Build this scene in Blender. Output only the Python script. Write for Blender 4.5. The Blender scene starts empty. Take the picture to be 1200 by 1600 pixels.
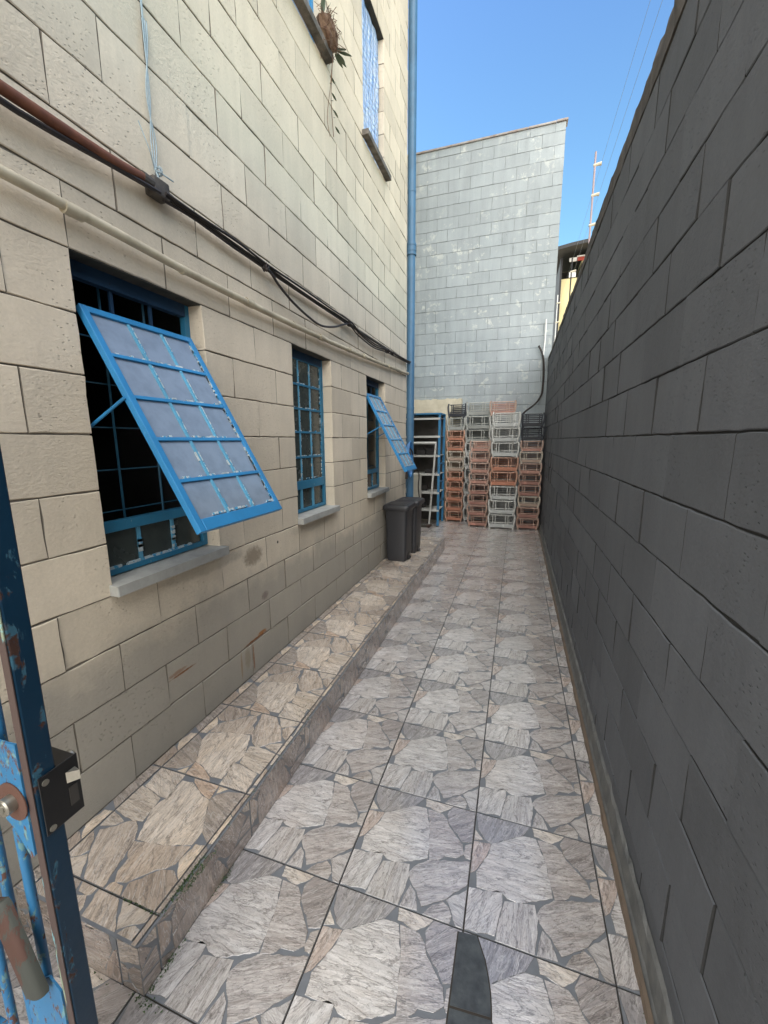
import bpy, bmesh, math, random
from mathutils import Vector, Matrix
random.seed(7)
SC = bpy.context.scene
COL = SC.collection
R = math.radians

# ------------------------------------------------------------ camera
CX, CZ = 1.4288, 1.5424
cam_d = bpy.data.cameras.new("camera"); cam = bpy.data.objects.new("camera", cam_d); COL.objects.link(cam)
yaw, pitch, roll = 0.31856, 0.17599, 0.00447
fw = Vector((-math.sin(yaw)*math.cos(pitch), math.cos(yaw)*math.cos(pitch), -math.sin(pitch)))
rt0 = Vector((math.cos(yaw), math.sin(yaw), 0)); up0 = rt0.cross(fw)
rt = rt0*math.cos(roll) - up0*math.sin(roll); up = rt0*math.sin(roll) + up0*math.cos(roll)
M3 = Matrix((rt, up, -fw)).transposed()
cam.matrix_world = Matrix.Translation((CX, 0, CZ)) @ M3.to_4x4()
cam_d.sensor_fit = 'VERTICAL'; cam_d.sensor_height = 32.0; cam_d.lens = 32.0*626.07/1600
cam_d.clip_start = 0.02; cam_d.clip_end = 500
SC.camera = cam

# ------------------------------------------------------------ world and sun
SUN_EL, SUN_AZ = 52.0, -100.0       # azimuth clockwise from +Y
SKY_TINT = (1.04, 1.42, 1.69, 1)
SKY_LOW = (1.42, 1.95, 1.72, 1)
CLOUD_FILL = (29, 28.8, 28.2, 1)
w = bpy.data.worlds.new("World"); SC.world = w; w.use_nodes = True
nt = w.node_tree; nt.nodes.clear()
sky = nt.nodes.new('ShaderNodeTexSky'); sky.sky_type = 'NISHITA'; sky.sun_disc = False
sky.sun_elevation = R(SUN_EL); sky.sun_rotation = R(SUN_AZ); sky.altitude = 700
sky.air_density = 1.0; sky.dust_density = 1.2; sky.ozone_density = 1.0
def wn(typ, **kw):
    x = nt.nodes.new('ShaderNode'+typ)
    for k, v in kw.items(): setattr(x, k, v)
    return x
mul = wn('Mix', data_type='RGBA', blend_type='MULTIPLY'); mul.inputs['Factor'].default_value = 1
nt.links.new(sky.outputs[0], mul.inputs[6])
tc0 = wn('TexCoord'); sx0 = wn('SeparateXYZ'); nt.links.new(tc0.outputs['Generated'], sx0.inputs[0])
mg = wn('MapRange'); nt.links.new(sx0.outputs['Z'], mg.inputs['Value']); mg.inputs['From Min'].default_value = .28; mg.inputs['From Max'].default_value = .68
tm = wn('Mix', data_type='RGBA'); nt.links.new(mg.outputs[0], tm.inputs[0]); tm.inputs[6].default_value = SKY_LOW; tm.inputs[7].default_value = SKY_TINT; nt.links.new(tm.outputs[2], mul.inputs[7])
# unseen bright cloud added overhead and behind the camera, to fill the alley
tc = wn('TexCoord'); sx = wn('SeparateXYZ'); nt.links.new(tc.outputs['Generated'], sx.inputs[0])
no = wn('TexNoise'); no.inputs['Scale'].default_value = 2.6; no.inputs['Detail'].default_value = 6; nt.links.new(tc.outputs['Generated'], no.inputs['Vector'])
m1 = wn('Math', operation='MULTIPLY_ADD'); nt.links.new(no.outputs[0], m1.inputs[0]); m1.inputs[1].default_value = -.5; nt.links.new(sx.outputs['Y'], m1.inputs[2])
mx = wn('Math', operation='SUBTRACT'); nt.links.new(sx.outputs['X'], mx.inputs[0]); mx.inputs[1].default_value = .35
mz = wn('Math', operation='MAXIMUM'); nt.links.new(mx.outputs[0], mz.inputs[0]); mz.inputs[1].default_value = 0
m2 = wn('Math', operation='MULTIPLY_ADD'); nt.links.new(mz.outputs[0], m2.inputs[0]); m2.inputs[1].default_value = 1.5; nt.links.new(m1.outputs[0], m2.inputs[2])
mr_ = wn('MapRange', interpolation_type='SMOOTHSTEP'); nt.links.new(m2.outputs[0], mr_.inputs['Value'])
mr_.inputs['From Min'].default_value = -.42; mr_.inputs['From Max'].default_value = .24; mr_.inputs['To Min'].default_value = 1; mr_.inputs['To Max'].default_value = 0
cl = wn('Mix', data_type='RGBA'); nt.links.new(mr_.outputs[0], cl.inputs[0]); nt.links.new(mul.outputs[2], cl.inputs[6]); cl.inputs[7].default_value = CLOUD_FILL
bg = nt.nodes.new('ShaderNodeBackground'); bg.inputs['Strength'].default_value = 0.10
wo = nt.nodes.new('ShaderNodeOutputWorld')
nt.links.new(cl.outputs[2], bg.inputs['Color']); nt.links.new(bg.outputs[0], wo.inputs[0])
sd = bpy.data.lights.new("sun", 'SUN'); sd.energy = 4.0; sd.angle = R(0.5); sd.color = (1, .95, .87)
so = bpy.data.objects.new("sun", sd); COL.objects.link(so)
sv = Vector((math.sin(R(SUN_AZ))*math.cos(R(SUN_EL)), math.cos(R(SUN_AZ))*math.cos(R(SUN_EL)), math.sin(R(SUN_EL))))
so.rotation_euler = sv.to_track_quat('Z', 'Y').to_euler(); so.location = (-20, 10, 30)
vs = SC.view_settings; vs.view_transform = 'Standard'; vs.look = 'None'; vs.exposure = 0.88; vs.gamma = 1.0
SC.cycles.max_bounces = 10; SC.cycles.diffuse_bounces = 6; SC.cycles.use_denoising = True

# ------------------------------------------------------------ node helpers
class NT:
    def __init__(s, name):
        s.m = bpy.data.materials.new(name); s.m.use_nodes = True; s.t = s.m.node_tree
        s.b = s.t.nodes['Principled BSDF']
    def n(s, typ, **kw):
        x = s.t.nodes.new('ShaderNode'+typ)
        for k, v in kw.items():
            if k in ('operation', 'blend_type', 'data_type', 'feature', 'noise_dimensions', 'attribute_name', 'distance', 'interpolation'): setattr(x, k, v)
            else: s.set(x, k, v)
        return x
    def set(s, x, k, v):
        i = x.inputs[int(k[1:])] if (k[0] == 'i' and k[1:].isdigit()) else x.inputs[k.replace('_', ' ')]
        if isinstance(v, bpy.types.NodeSocket): s.t.links.new(v, i)
        else: i.default_value = v
    def math(s, op, a, b=0.0, c=None):
        x = s.n('Math', operation=op); s.set(x, 'i0', a); s.set(x, 'i1', b)
        if c is not None: s.set(x, 'i2', c)
        return x.outputs[0]
    def mapping(s, vec, scale=(1, 1, 1), loc=(0, 0, 0), rot=(0, 0, 0)):
        x = s.n('Mapping'); s.set(x, 'Vector', vec); x.inputs['Scale'].default_value = scale; x.inputs['Location'].default_value = loc; x.inputs['Rotation'].default_value = rot
        return x.outputs[0]
    def noise(s, vec, scale, detail=4, rough=.55, dist=0):
        x = s.n('TexNoise'); s.set(x, 'Vector', vec); x.inputs['Scale'].default_value = scale; x.inputs['Detail'].default_value = detail
        x.inputs['Roughness'].default_value = rough; x.inputs['Distortion'].default_value = dist
        return x.outputs[0]
    def ramp(s, f, stops):
        x = s.n('ValToRGB'); s.set(x, 'i0', f); e = x.color_ramp.elements
        while len(e) < len(stops): e.new(.5)
        for q, (p, c) in zip(e, stops):
            q.position = p; q.color = (c, c, c, 1) if not hasattr(c, '__len__') else (*c, 1)
        return x.outputs[0]
    def mix(s, f, a, b, mode='MIX'):
        x = s.n('Mix', data_type='RGBA', blend_type=mode); s.set(x, 'i0', f)
        for i, v in ((6, a), (7, b)):
            if isinstance(v, bpy.types.NodeSocket): s.t.links.new(v, x.inputs[i])
            else: x.inputs[i].default_value = (*v, 1) if hasattr(v, '__len__') else (v, v, v, 1)
        return x.outputs[2]
    def pos(s): return s.n('NewGeometry').outputs['Position']
    def bump(s, h, strength=.3, dist=.002):
        x = s.n('Bump'); s.set(x, 'Height', h); x.inputs['Strength'].default_value = strength; x.inputs['Distance'].default_value = dist
        s.t.links.new(x.outputs[0], s.b.inputs['Normal'])
    def out(s, base=None, rough=None, metal=None, spec=None):
        for k, v in (('Base Color', base), ('Roughness', rough), ('Metallic', metal), ('Specular IOR Level', spec)):
            if v is None: continue
            if isinstance(v, bpy.types.NodeSocket): s.t.links.new(v, s.b.inputs[k])
            else: s.b.inputs[k].default_value = (*v, 1) if hasattr(v, '__len__') else v
        return s.m

def mat_blocks(name, base, dark, var=.10, chips=None, stains_shade=False, cscale=14, streak=.14):
    """painted concrete block: colour varies per block, vertical rain streaks, pitted and pocked surface"""
    t = NT(name); p = t.pos()
    at = t.n('Attribute', attribute_name='tone')
    c = t.mix(t.ramp(t.noise(p, 1.3, 5, .6), [(.3, 0), (.7, 1)]), base, dark)
    f = t.math('MULTIPLY_ADD', at.outputs['Fac'], var*2, 1-var)
    c = t.mix(1, c, f, 'MULTIPLY')
    st = t.ramp(t.noise(t.mapping(p, (9, 9, .9)), 1, 6, .62), [(.35, 1-streak), (.62, 1.0)])
    c = t.mix(1, c, st, 'MULTIPLY')
    fine = t.ramp(t.noise(p, 90, 4, .7), [(.3, .93), (.7, 1.04)])
    c = t.mix(1, c, fine, 'MULTIPLY')
    # small pits
    v = t.n('TexVoronoi', feature='F1'); t.set(v, 'Vector', t.mapping(p, (1, 1, 2.1))); v.inputs['Scale'].default_value = 46
    mask = t.ramp(t.noise(p, 3.1, 3, .6), [(.47, 0), (.60, 1)])
    pit = t.math('MULTIPLY', t.ramp(v.outputs['Distance'], [(.06, 1), (.20, 0)]), mask)
    c = t.mix(t.math('MULTIPLY', pit, .38), c, tuple(x*.35 for x in dark))
    if chips:
        m = t.ramp(t.noise(p, 7, 8, .72), [(.56, 0), (.64, 1)])
        m2 = t.ramp(t.noise(t.mapping(p, (1, 1, 1), (5, 3, 9)), 1.1, 3, .5), [(.45, 0), (.6, 1)])
        c = t.mix(t.math('MULTIPLY', t.math('MULTIPLY', m, m2), .55), c, chips)
    if stains_shade:
        sx = t.n('SeparateXYZ', i0=p)
        def blob(y, z, ry, rz, col, c, k, scale=60, slope=0):
            dy = t.math('DIVIDE', t.math('SUBTRACT', sx.outputs['Y'], y), ry)
            zz = t.math('SUBTRACT', t.math('SUBTRACT', sx.outputs['Z'], z), t.math('MULTIPLY', t.math('SUBTRACT', sx.outputs['Y'], y), slope))
            dz = t.math('DIVIDE', zz, rz)
            d = t.math('ADD', t.math('MULTIPLY', dy, dy), t.math('MULTIPLY', dz, dz))
            n = t.noise(t.mapping(p, (1, 1, 1)), scale, 5, .7)
            d = t.math('ADD', d, t.math('MULTIPLY', t.math('SUBTRACT', n, .5), 1.9))
            m = t.ramp(d, [(.25, k), (1.0, 0)])
            return t.mix(m, c, col)
        # shade towards the paving, painted into the wall colour
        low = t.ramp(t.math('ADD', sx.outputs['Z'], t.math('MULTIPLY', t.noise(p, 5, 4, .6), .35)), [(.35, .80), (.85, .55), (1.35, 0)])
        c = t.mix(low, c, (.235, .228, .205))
        rust = (.20, .075, .022)
        c = blob(1.88, .379, .13, .009, rust, c, .95, 40)
        c = blob(1.94, .392, .05, .014, (.30, .12, .03), c, .9, 40)
        c = blob(1.845, .28, .009, .10, rust, c, .8, 25)
        c = blob(1.735, .28, .008, .10, (.26, .15, .07), c, .6, 25)
        c = blob(1.79, .30, .03, .08, (.24, .19, .12), c, .5, 30)
        c = blob(1.33, .484, .085, .006, rust, c, .95, 50)
        c = blob(1.30, .50, .06, .012, (.24, .11, .05), c, .6, 60)
        c = blob(1.90, .885, .10, .065, (.21, .165, .115), c, .75, 38)
        c = blob(1.99, .610, .04, .03, (.16, .12, .11), c, .65, 60)
        c = blob(2.156, .906, .011, .011, (.015, .015, .015), c, .95, 20)
        c = blob(1.55, .93, .35, .04, (.26, .24, .20), c, .45, 9)
        c = blob(2.65, .93, .35, .05, (.26, .24, .20), c, .4, 9)
    patchy = t.ramp(t.noise(t.mapping(p, (1, 1, 1), (2, 7, 4)), 2.3, 3, .5), [(.42, .25), (.62, 1)])
    grain = t.math('MULTIPLY', t.noise(t.mapping(p, (48, 48, 95)), 1, 6, .7), patchy)
    t.bump(t.math('SUBTRACT', t.math('ADD', t.math('MULTIPLY', grain, 1.3), t.math('MULTIPLY', t.noise(p, 9, 3, .5), 1.0)), t.math('MULTIPLY', pit, 1.8)), .75, .005)
    return t.out(c, .82, spec=.3)

def mat_simple(name, base, rough=.5, metal=0, var=.15, nscale=12, bump=0, spec=.5, alt=None):
    t = NT(name); p = t.pos()
    n = t.noise(p, nscale, 5, .6)
    a2 = alt if alt else tuple(x*(1-var) for x in base)
    c = t.mix(t.ramp(n, [(.35, 0), (.65, 1)]), base, a2)
    if bump: t.bump(t.noise(p, nscale*6, 4, .6), bump, .002)
    return t.out(c, rough, metal, spec)

def mat_worn(name, paint, under, thr=.56, rough=.42, scale=22, third=None, stretch=(1, 1, .35)):
    """old flaking paint over another coat"""
    t = NT(name); p = t.pos()
    n = t.noise(t.mapping(p, stretch), scale, 8, .68, .4)
    m = t.ramp(n, [(thr, 0), (thr+.02, 1)])
    pc = t.mix(t.ramp(t.noise(p, 6, 4), [(.3, 0), (.7, 1)]), paint, tuple(x*.78 for x in paint))
    u = under
    if third: u = t.mix(t.ramp(t.noise(p, 35, 4), [(.46, 0), (.54, 1)]), under, third)
    c = t.mix(m, pc, u)
    t.bump(t.math('SUBTRACT', t.noise(p, 60, 3), t.math('MULTIPLY', m, .7)), .35, .0015)
    return t.out(c, t.ramp(m, [(0, rough), (1, .8)]), spec=.4)

def mat_stone(name, warm):
    t = NT(name)
    uv = t.n('UVMap').outputs[0]; p = t.pos()
    at = t.n('Attribute', attribute_name='tone')
    n1 = t.noise(t.mapping(uv, (7, 42, 1)), 1, 6, .6, .5)
    n2 = t.noise(t.mapping(uv, (22, 150, 1)), 1, 4, .6, .3)
    vein = t.ramp(t.noise(t.mapping(uv, (3.5, 17, 1)), 1.2, 6, .62, 1.6), [(.474, 0), (.497, 1), (.52, 0)])
    hl = t.ramp(t.noise(t.mapping(uv, (4, 26, 1), (3, 7, 0)), 1.0, 6, .6, 1.3), [(.485, 0), (.5, 1), (.52, 0)])
    c = t.mix(t.ramp(n1, [(.30, 0), (.68, 1)]), warm[0], warm[1])
    hue = t.noise(p, 4, 2, .5)
    c = t.mix(t.math('MULTIPLY', t.ramp(hue, [(.5, 0), (.7, 1)]), .35), c, warm[2])
    n0 = t.noise(t.mapping(uv, (5.5, 20, 1)), 1, 4, .5, .35)
    saw = t.math('FRACT', t.math('MULTIPLY', n0, 11.0))
    c = t.mix(1, c, t.ramp(saw, [(0, .72), (.09, .94), (.8, 1.06), (1, 1.13)]), 'MULTIPLY')
    c = t.mix(1, c, t.ramp(n2, [(.3, .90), (.7, 1.06)]), 'MULTIPLY')
    c = t.mix(1, c, at.outputs['Color'], 'MULTIPLY')
    c = t.mix(t.math('MULTIPLY', vein, .6), c, (.09, .075, .065))
    vein2 = t.ramp(t.noise(t.mapping(uv, (6, 30, 1), (9, 4, 0)), 1.0, 5, .6, 1.2), [(.43, 0), (.452, 1), (.475, 0)])
    c = t.mix(t.math('MULTIPLY', vein2, .5), c, (.11, .09, .078))
    c = t.mix(t.math('MULTIPLY', hl, .55), c, (.68, .64, .60))
    grime = t.ramp(t.noise(p, 2.2, 6, .7), [(.35, .86), (.6, 1.04)])
    c = t.mix(1, c, grime, 'MULTIPLY')
    spk = t.ramp(t.noise(p, 190, 4, .7), [(.30, .80), (.52, 1.0)])
    c = t.mix(1, c, spk, 'MULTIPLY')
    h = t.math('ADD', t.math('MULTIPLY', saw, .5), t.math('SUBTRACT', t.math('MULTIPLY', n2, .4), t.math('MULTIPLY', vein, .3)))
    t.bump(h, .6, .0035)
    t.b.inputs['Coat Weight'].default_value = 1.0; t.b.inputs['Coat IOR'].default_value = 1.9; t.b.inputs['Coat Roughness'].default_value = .17
    return t.out(c, t.ramp(t.noise(p, 7, 4), [(.3, .22), (.7, .36)]), spec=.7)

M = {}
M['cream_wall'] = mat_blocks('cream_block_paint', (.67, .58, .45), (.565, .495, .39), var=.09, stains_shade=True, streak=.09)
M['core'] = mat_simple('block_joint_dirt', (.20, .175, .14), .9, nscale=30, bump=.4)
M['dark_wall'] = mat_blocks('charcoal_block_paint', (.110, .117, .130), (.090, .096, .107), var=.13, streak=.10)
M['dark_core'] = mat_simple('charcoal_joint', (.022, .022, .022), .9, nscale=30, bump=.4)
M['back_wall'] = mat_blocks('pale_blue_grey_block_paint', (.335, .37, .385), (.285, .32, .335), var=.06, chips=(.56, .57, .53), streak=.12)
M['back_core'] = mat_simple('back_joint', (.19, .21, .215), .9, nscale=30)
M['cap'] = mat_simple('rough_mortar_cap', (.085, .075, .066), .95, nscale=9, bump=1.0, alt=(.035, .032, .030))
M['strip'] = mat_simple('cement_coving', (.085, .088, .088), .85, nscale=14, bump=.5, alt=(.13, .13, .125))
M['strip_low'] = mat_simple('brown_skirting_edge', (.13, .095, .068), .8, nscale=10, bump=.4, alt=(.10, .075, .055))
M['joint'] = mat_simple('tile_joint_dirt', (.045, .037, .030), .9, nscale=25)
M['grout'] = mat_simple('printed_grout', (.165, .175, .19), .35, nscale=30, var=.15)
M['stone'] = mat_stone('stone_print_tile', ((.42, .378, .352), (.605, .572, .55), (.48, .405, .355)))
M['stone_warm'] = mat_stone('stone_print_tile_warm', ((.48, .40, .325), (.70, .60, .50), (.61, .46, .32)))
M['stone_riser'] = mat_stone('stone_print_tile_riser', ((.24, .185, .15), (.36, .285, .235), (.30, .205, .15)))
M['patch'] = mat_simple('cement_patch', (.07, .08, .085), .45, nscale=22, bump=.3, alt=(.030, .034, .040))
M['blue'] = mat_worn('blue_window_paint', (.03, .22, .47), (.45, .52, .55), .68, .4, 30)
M['blue_old'] = mat_worn('old_blue_window_paint', (.028, .18, .31), (.36, .42, .42), .66, .5, 40)
M['blue_head'] = mat_worn('shaded_window_head_paint', (.012, .045, .10), (.02, .02, .02), .6, .6, 20)  # window blue darkened to paint in the shade under the lintel
M['mun'] = mat_worn('muntin_paint', (.10, .33, .50), (.50, .57, .60), .66, .55, 45)
M['putty'] = mat_worn('chipped_putty', (.47, .53, .54), (.05, .25, .42), .52, .7, 55)
M['pipe_blue'] = mat_simple('blue_drainpipe_paint', (.050, .135, .235), .5, nscale=5, var=.25)
M['bars'] = mat_simple('dull_blue_bars', (.015, .10, .17), .5, nscale=12)
M['gate'] = mat_worn('gate_dark_blue', (.003, .028, .060), (.045, .020, .014), .575, .4, 20, third=(.03, .10, .15))
M['gate_light'] = mat_worn('gate_light_blue', (.028, .16, .33), (.10, .05, .04), .55, .45, 60, third=(.12, .24, .26))
M['gate_rust'] = mat_worn('gate_rusty_edge', (.075, .050, .045), (.20, .24, .17), .53, .6, 15, third=(.16, .38, .42), stretch=(1, 1, .12))
M['rust'] = mat_worn('rusty_steel', (.075, .036, .026), (.048, .052, .045), .5, .75, 12)
M['rust_plain'] = mat_simple('brown_rust', (.085, .040, .028), .8, nscale=20, alt=(.10, .045, .03), bump=.3)
M['steel'] = mat_simple('dull_brass_steel', (.36, .34, .29), .35, metal=.8, nscale=40)
M['black_metal'] = mat_simple('black_lock_metal', (.008, .008, .009), .35, nscale=30)
M['black_rubber'] = mat_simple('black_cable', (.014, .012, .012), .55, nscale=30, alt=(.03, .02, .016))
M['rust_pipe'] = mat_simple('rusty_conduit', (.17, .062, .030), .7, nscale=16, alt=(.10, .035, .02), bump=.3)
M['cream_pipe'] = mat_simple('painted_conduit', (.50, .44, .32), .5, nscale=9, alt=(.36, .31, .22), bump=.2)
M['grey_pipe'] = mat_simple('grimy_conduit', (.10, .085, .07), .7, nscale=14, alt=(.035, .03, .026), bump=.3)
M['soffit'] = mat_simple('shaded_soffit', (.030, .030, .026), .95, nscale=20, alt=(.055, .05, .04))  # lintel undersides: overhang shade put into a near-black colour
M['sill'] = mat_simple('painted_cement_sill', (.37, .37, .345), .75, nscale=14, var=.2, bump=.3)
M['sill_dark'] = mat_simple('weathered_stone_sill', (.17, .15, .13), .85, nscale=14, var=.4, bump=.4, alt=(.05, .045, .04))
M['interior'] = mat_simple('unlit_room', (.05, .048, .045), .9)
M['bin'] = mat_simple('charcoal_plastic', (.030, .030, .033), .42, nscale=40, var=.1, bump=.1)
M['white_metal'] = mat_worn('white_painted_steel', (.50, .50, .47), (.22, .12, .08), .62, .5, 14)
M['shelf_blue'] = mat_worn('blue_shelf_paint', (.03, .17, .33), (.10, .07, .06), .64, .5, 14)
M['shelf_back'] = mat_simple('dusty_back_panel', (.085, .078, .07), .8, nscale=6, var=.4)
M['cream_panel'] = mat_simple('flaking_cream_plaster', (.60, .55, .43), .85, nscale=7, alt=(.48, .43, .32), bump=.4)
M['rope'] = mat_simple('pale_blue_rope', (.30, .38, .42), .8, nscale=60)
M['leaf'] = mat_simple('succulent_leaf', (.045, .075, .045), .5, nscale=40, alt=(.09, .11, .07))
M['roots'] = mat_simple('dry_root_ball', (.085, .042, .026), .95, nscale=40, alt=(.16, .10, .06), bump=.6)
M['moss'] = mat_simple('moss', (.035, .075, .02), .9, nscale=80, alt=(.06, .10, .03))
M['earth'] = mat_simple('sunlit_pale_ground', (.42, .36, .27), .95, nscale=.6)
M['asph'] = mat_simple('roof_dark', (.02, .02, .022), .8)
M['yellow'] = mat_simple('yellow_render', (.58, .50, .27), .85, nscale=2, var=.12)
M['white'] = mat_simple('white_trim', (.7, .7, .68), .7)
M['redtrim'] = mat_simple('red_trim', (.35, .05, .03), .7)
M['insul'] = mat_simple('cream_insulator', (.55, .50, .38), .5)
M['wire'] = mat_simple('fence_wire', (.25, .28, .33), .4, metal=.5)
M['pole'] = mat_simple('pink_grey_pole', (.36, .28, .29), .6)
M['pile'] = mat_simple('dark_goods', (.03, .028, .027), .9, nscale=14)
def mat_film():
    t = NT('blue_plastic_film'); p = t.pos()
    n = t.noise(t.mapping(p, (1, 14, 2.2)), 2, 6, .6, 1.8)
    c = t.mix(t.ramp(n, [(.38, 0), (.62, 1)]), (.20, .34, .62), (.50, .60, .74))
    t.bump(n, .6, .01)
    return t.out(c, .25, spec=.5)
M['film'] = mat_film()
def mat_glass(name, col, trans, rough):
    t = NT(name); p = t.pos()
    t.b.inputs['Transmission Weight'].default_value = trans; t.b.inputs['IOR'].default_value = 1.45
    n = t.noise(p, 14, 4, .6)
    t.bump(t.noise(p, 260, 2, .5), .25, .0006)
    c = t.mix(t.ramp(n, [(.4, 0), (.7, 1)]), col, tuple(x*.8 for x in col))
    return t.out(c, t.ramp(t.noise(p, 9, 4), [(.35, rough*.7), (.65, rough*1.3)]), spec=.9)
M['glass'] = mat_glass('obscured_glass', (.215, .265, .33), .0, .16)
M['glass_dark'] = mat_glass('dirty_dark_glass', (.045, .055, .05), .0, .22)
CH = {  # chair paints: frame, slats
 'orange': ((.42, .175, .105), (.47, .27, .19)), 'brown': ((.31, .155, .12), (.41, .27, .21)),
 'pink': ((.40, .215, .165), (.48, .34, .275)), 'white': ((.43, .44, .425), (.53, .53, .50)),
 'grey': ((.27, .28, .26), (.38, .39, .36)), 'black': ((.018, .020, .026), (.028, .032, .042)),
 'tan': ((.37, .27, .21), (.50, .44, .36))}
CM = {k: (mat_worn('chair_'+k, a, tuple(min(1, x*1.35) for x in a), .6, .5, 9), mat_simple('chair_bar_'+k, b, .55, nscale=18, var=.25)) for k, (a, b) in CH.items()}

# ------------------------------------------------------------ mesh builder
class MB:
    def __init__(s): s.v = []; s.f = []; s.mi = []; s.uv = []; s.tone = []
    def face(s, pts, mi=0, uv=None, tone=None):
        i = len(s.v); s.v += [tuple(p) for p in pts]; s.f.append(tuple(range(i, i+len(pts)))); s.mi.append(mi)
        s.uv.append(uv or [(0, 0)]*len(pts)); s.tone.append(tone or (1, 1, 1))
    def raw(s, vs, fs, mi=0, tone=None):
        i = len(s.v); s.v += [tuple(p) for p in vs]
        for f in fs:
            s.f.append(tuple(i+k for k in f)); s.mi.append(mi); s.uv.append([(0, 0)]*len(f)); s.tone.append(tone or (1, 1, 1))
    def box(s, a, b, mi=0, bev=0.0, mat=None):
        x0, y0, z0 = a; x1, y1, z1 = b
        if bev <= 0:
            V = [(x0, y0, z0), (x1, y0, z0), (x1, y1, z0), (x0, y1, z0), (x0, y0, z1), (x1, y0, z1), (x1, y1, z1), (x0, y1, z1)]
            F = [(0, 3, 2, 1), (4, 5, 6, 7), (0, 1, 5, 4), (1, 2, 6, 5), (2, 3, 7, 6), (3, 0, 4, 7)]
        else:
            bm = bmesh.new(); bmesh.ops.create_cube(bm, size=1)
            for q in bm.verts: q.co = Vector((x0+(q.co.x+.5)*(x1-x0), y0+(q.co.y+.5)*(y1-y0), z0+(q.co.z+.5)*(z1-z0)))
            bmesh.ops.bevel(bm, geom=bm.edges[:], offset=bev, segments=2, affect='EDGES', profile=.5)
            bm.verts.index_update(); V = [tuple(q.co) for q in bm.verts]; F = [tuple(q.index for q in f.verts) for f in bm.faces]; bm.free()
        if mat is not None: V = [tuple(mat @ Vector(q)) for q in V]
        s.raw(V, F, mi); return s
    def tube(s, pts, r, n=8, mi=0, caps=True):
        P = [Vector(p) for p in pts]; rr = r if hasattr(r, '__len__') else [r]*len(P)
        V = []; prev = None
        for i, p in enumerate(P):
            d = (P[min(i+1, len(P)-1)]-P[max(i-1, 0)]).normalized()
            if prev is None:
                a = d.cross(Vector((0, 0, 1)));
                if a.length < .1: a = d.cross(Vector((1, 0, 0)))
            else: a = prev - d*prev.dot(d)
            a.normalize(); prev = a; b = d.cross(a)
            for k in range(n):
                t = 2*math.pi*k/n; V.append(p+(a*math.cos(t)+b*math.sin(t))*rr[i])
        F = [(i*n+k, i*n+(k+1) % n, (i+1)*n+(k+1) % n, (i+1)*n+k) for i in range(len(P)-1) for k in range(n)]
        if caps: F += [tuple(range(n))[::-1], tuple((len(P)-1)*n+k for k in range(n))]
        s.raw(V, F, mi); return s
    def build(s, name, mats, parent=None, smooth=False, loc=(0, 0, 0)):
        me = bpy.data.meshes.new(name)
        o = bpy.data.objects.new(name, me); COL.objects.link(o)
        off = Vector((0, 0, 0))
        if parent is not None:
            o.parent = parent; q = parent
            while q is not None: off += q.location; q = q.parent
        else:
            off = Vector(loc); o.location = loc
        me.from_pydata([tuple(Vector(v)-off) for v in s.v], [], s.f)
        for m in (mats if isinstance(mats, (list, tuple)) else [mats]): me.materials.append(m)
        uvl = me.uv_layers.new(name='UVMap')
        ca = me.color_attributes.new('tone', 'FLOAT_COLOR', 'CORNER')
        uvd = [0.0]*(len(me.loops)*2); cd = [1.0]*(len(me.loops)*4)
        for pol, m_, u_, t_ in zip(me.polygons, s.mi, s.uv, s.tone):
            pol.material_index = m_; pol.use_smooth = smooth
            for j, li in enumerate(pol.loop_indices):
                uvd[2*li:2*li+2] = u_[j]; cd[4*li:4*li+3] = t_
        me.uv_layers['UVMap'].data.foreach_set('uv', uvd); me.color_attributes['tone'].data.foreach_set('color', cd)
        me.update()
        if smooth:
            try: me.set_sharp_from_angle(angle=R(38))
            except Exception: pass
        return o
def tag(o, label=None, cat=None, group=None, kind=None):
    if label: o['label'] = label
    if cat: o['category'] = cat
    if group: o['group'] = group
    if kind: o['kind'] = kind
    return o
def empty(name, loc, **kw):
    o = bpy.data.objects.new(name, None); COL.objects.link(o); o.location = loc; o.empty_display_size = .1
    return tag(o, **kw)
def smooth_path(pts, n=6):
    P = [Vector(p) for p in pts]; out = []
    for i in range(len(P)-1):
        a, b, c, d = P[max(i-1, 0)], P[i], P[i+1], P[min(i+2, len(P)-1)]
        for k in range(n):
            t = k/n; out.append(.5*((2*b)+(c-a)*t+(2*a-5*b+4*c-d)*t*t+(3*b-a-3*c+d)*t**3))
    out.append(P[-1]); return out

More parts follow.
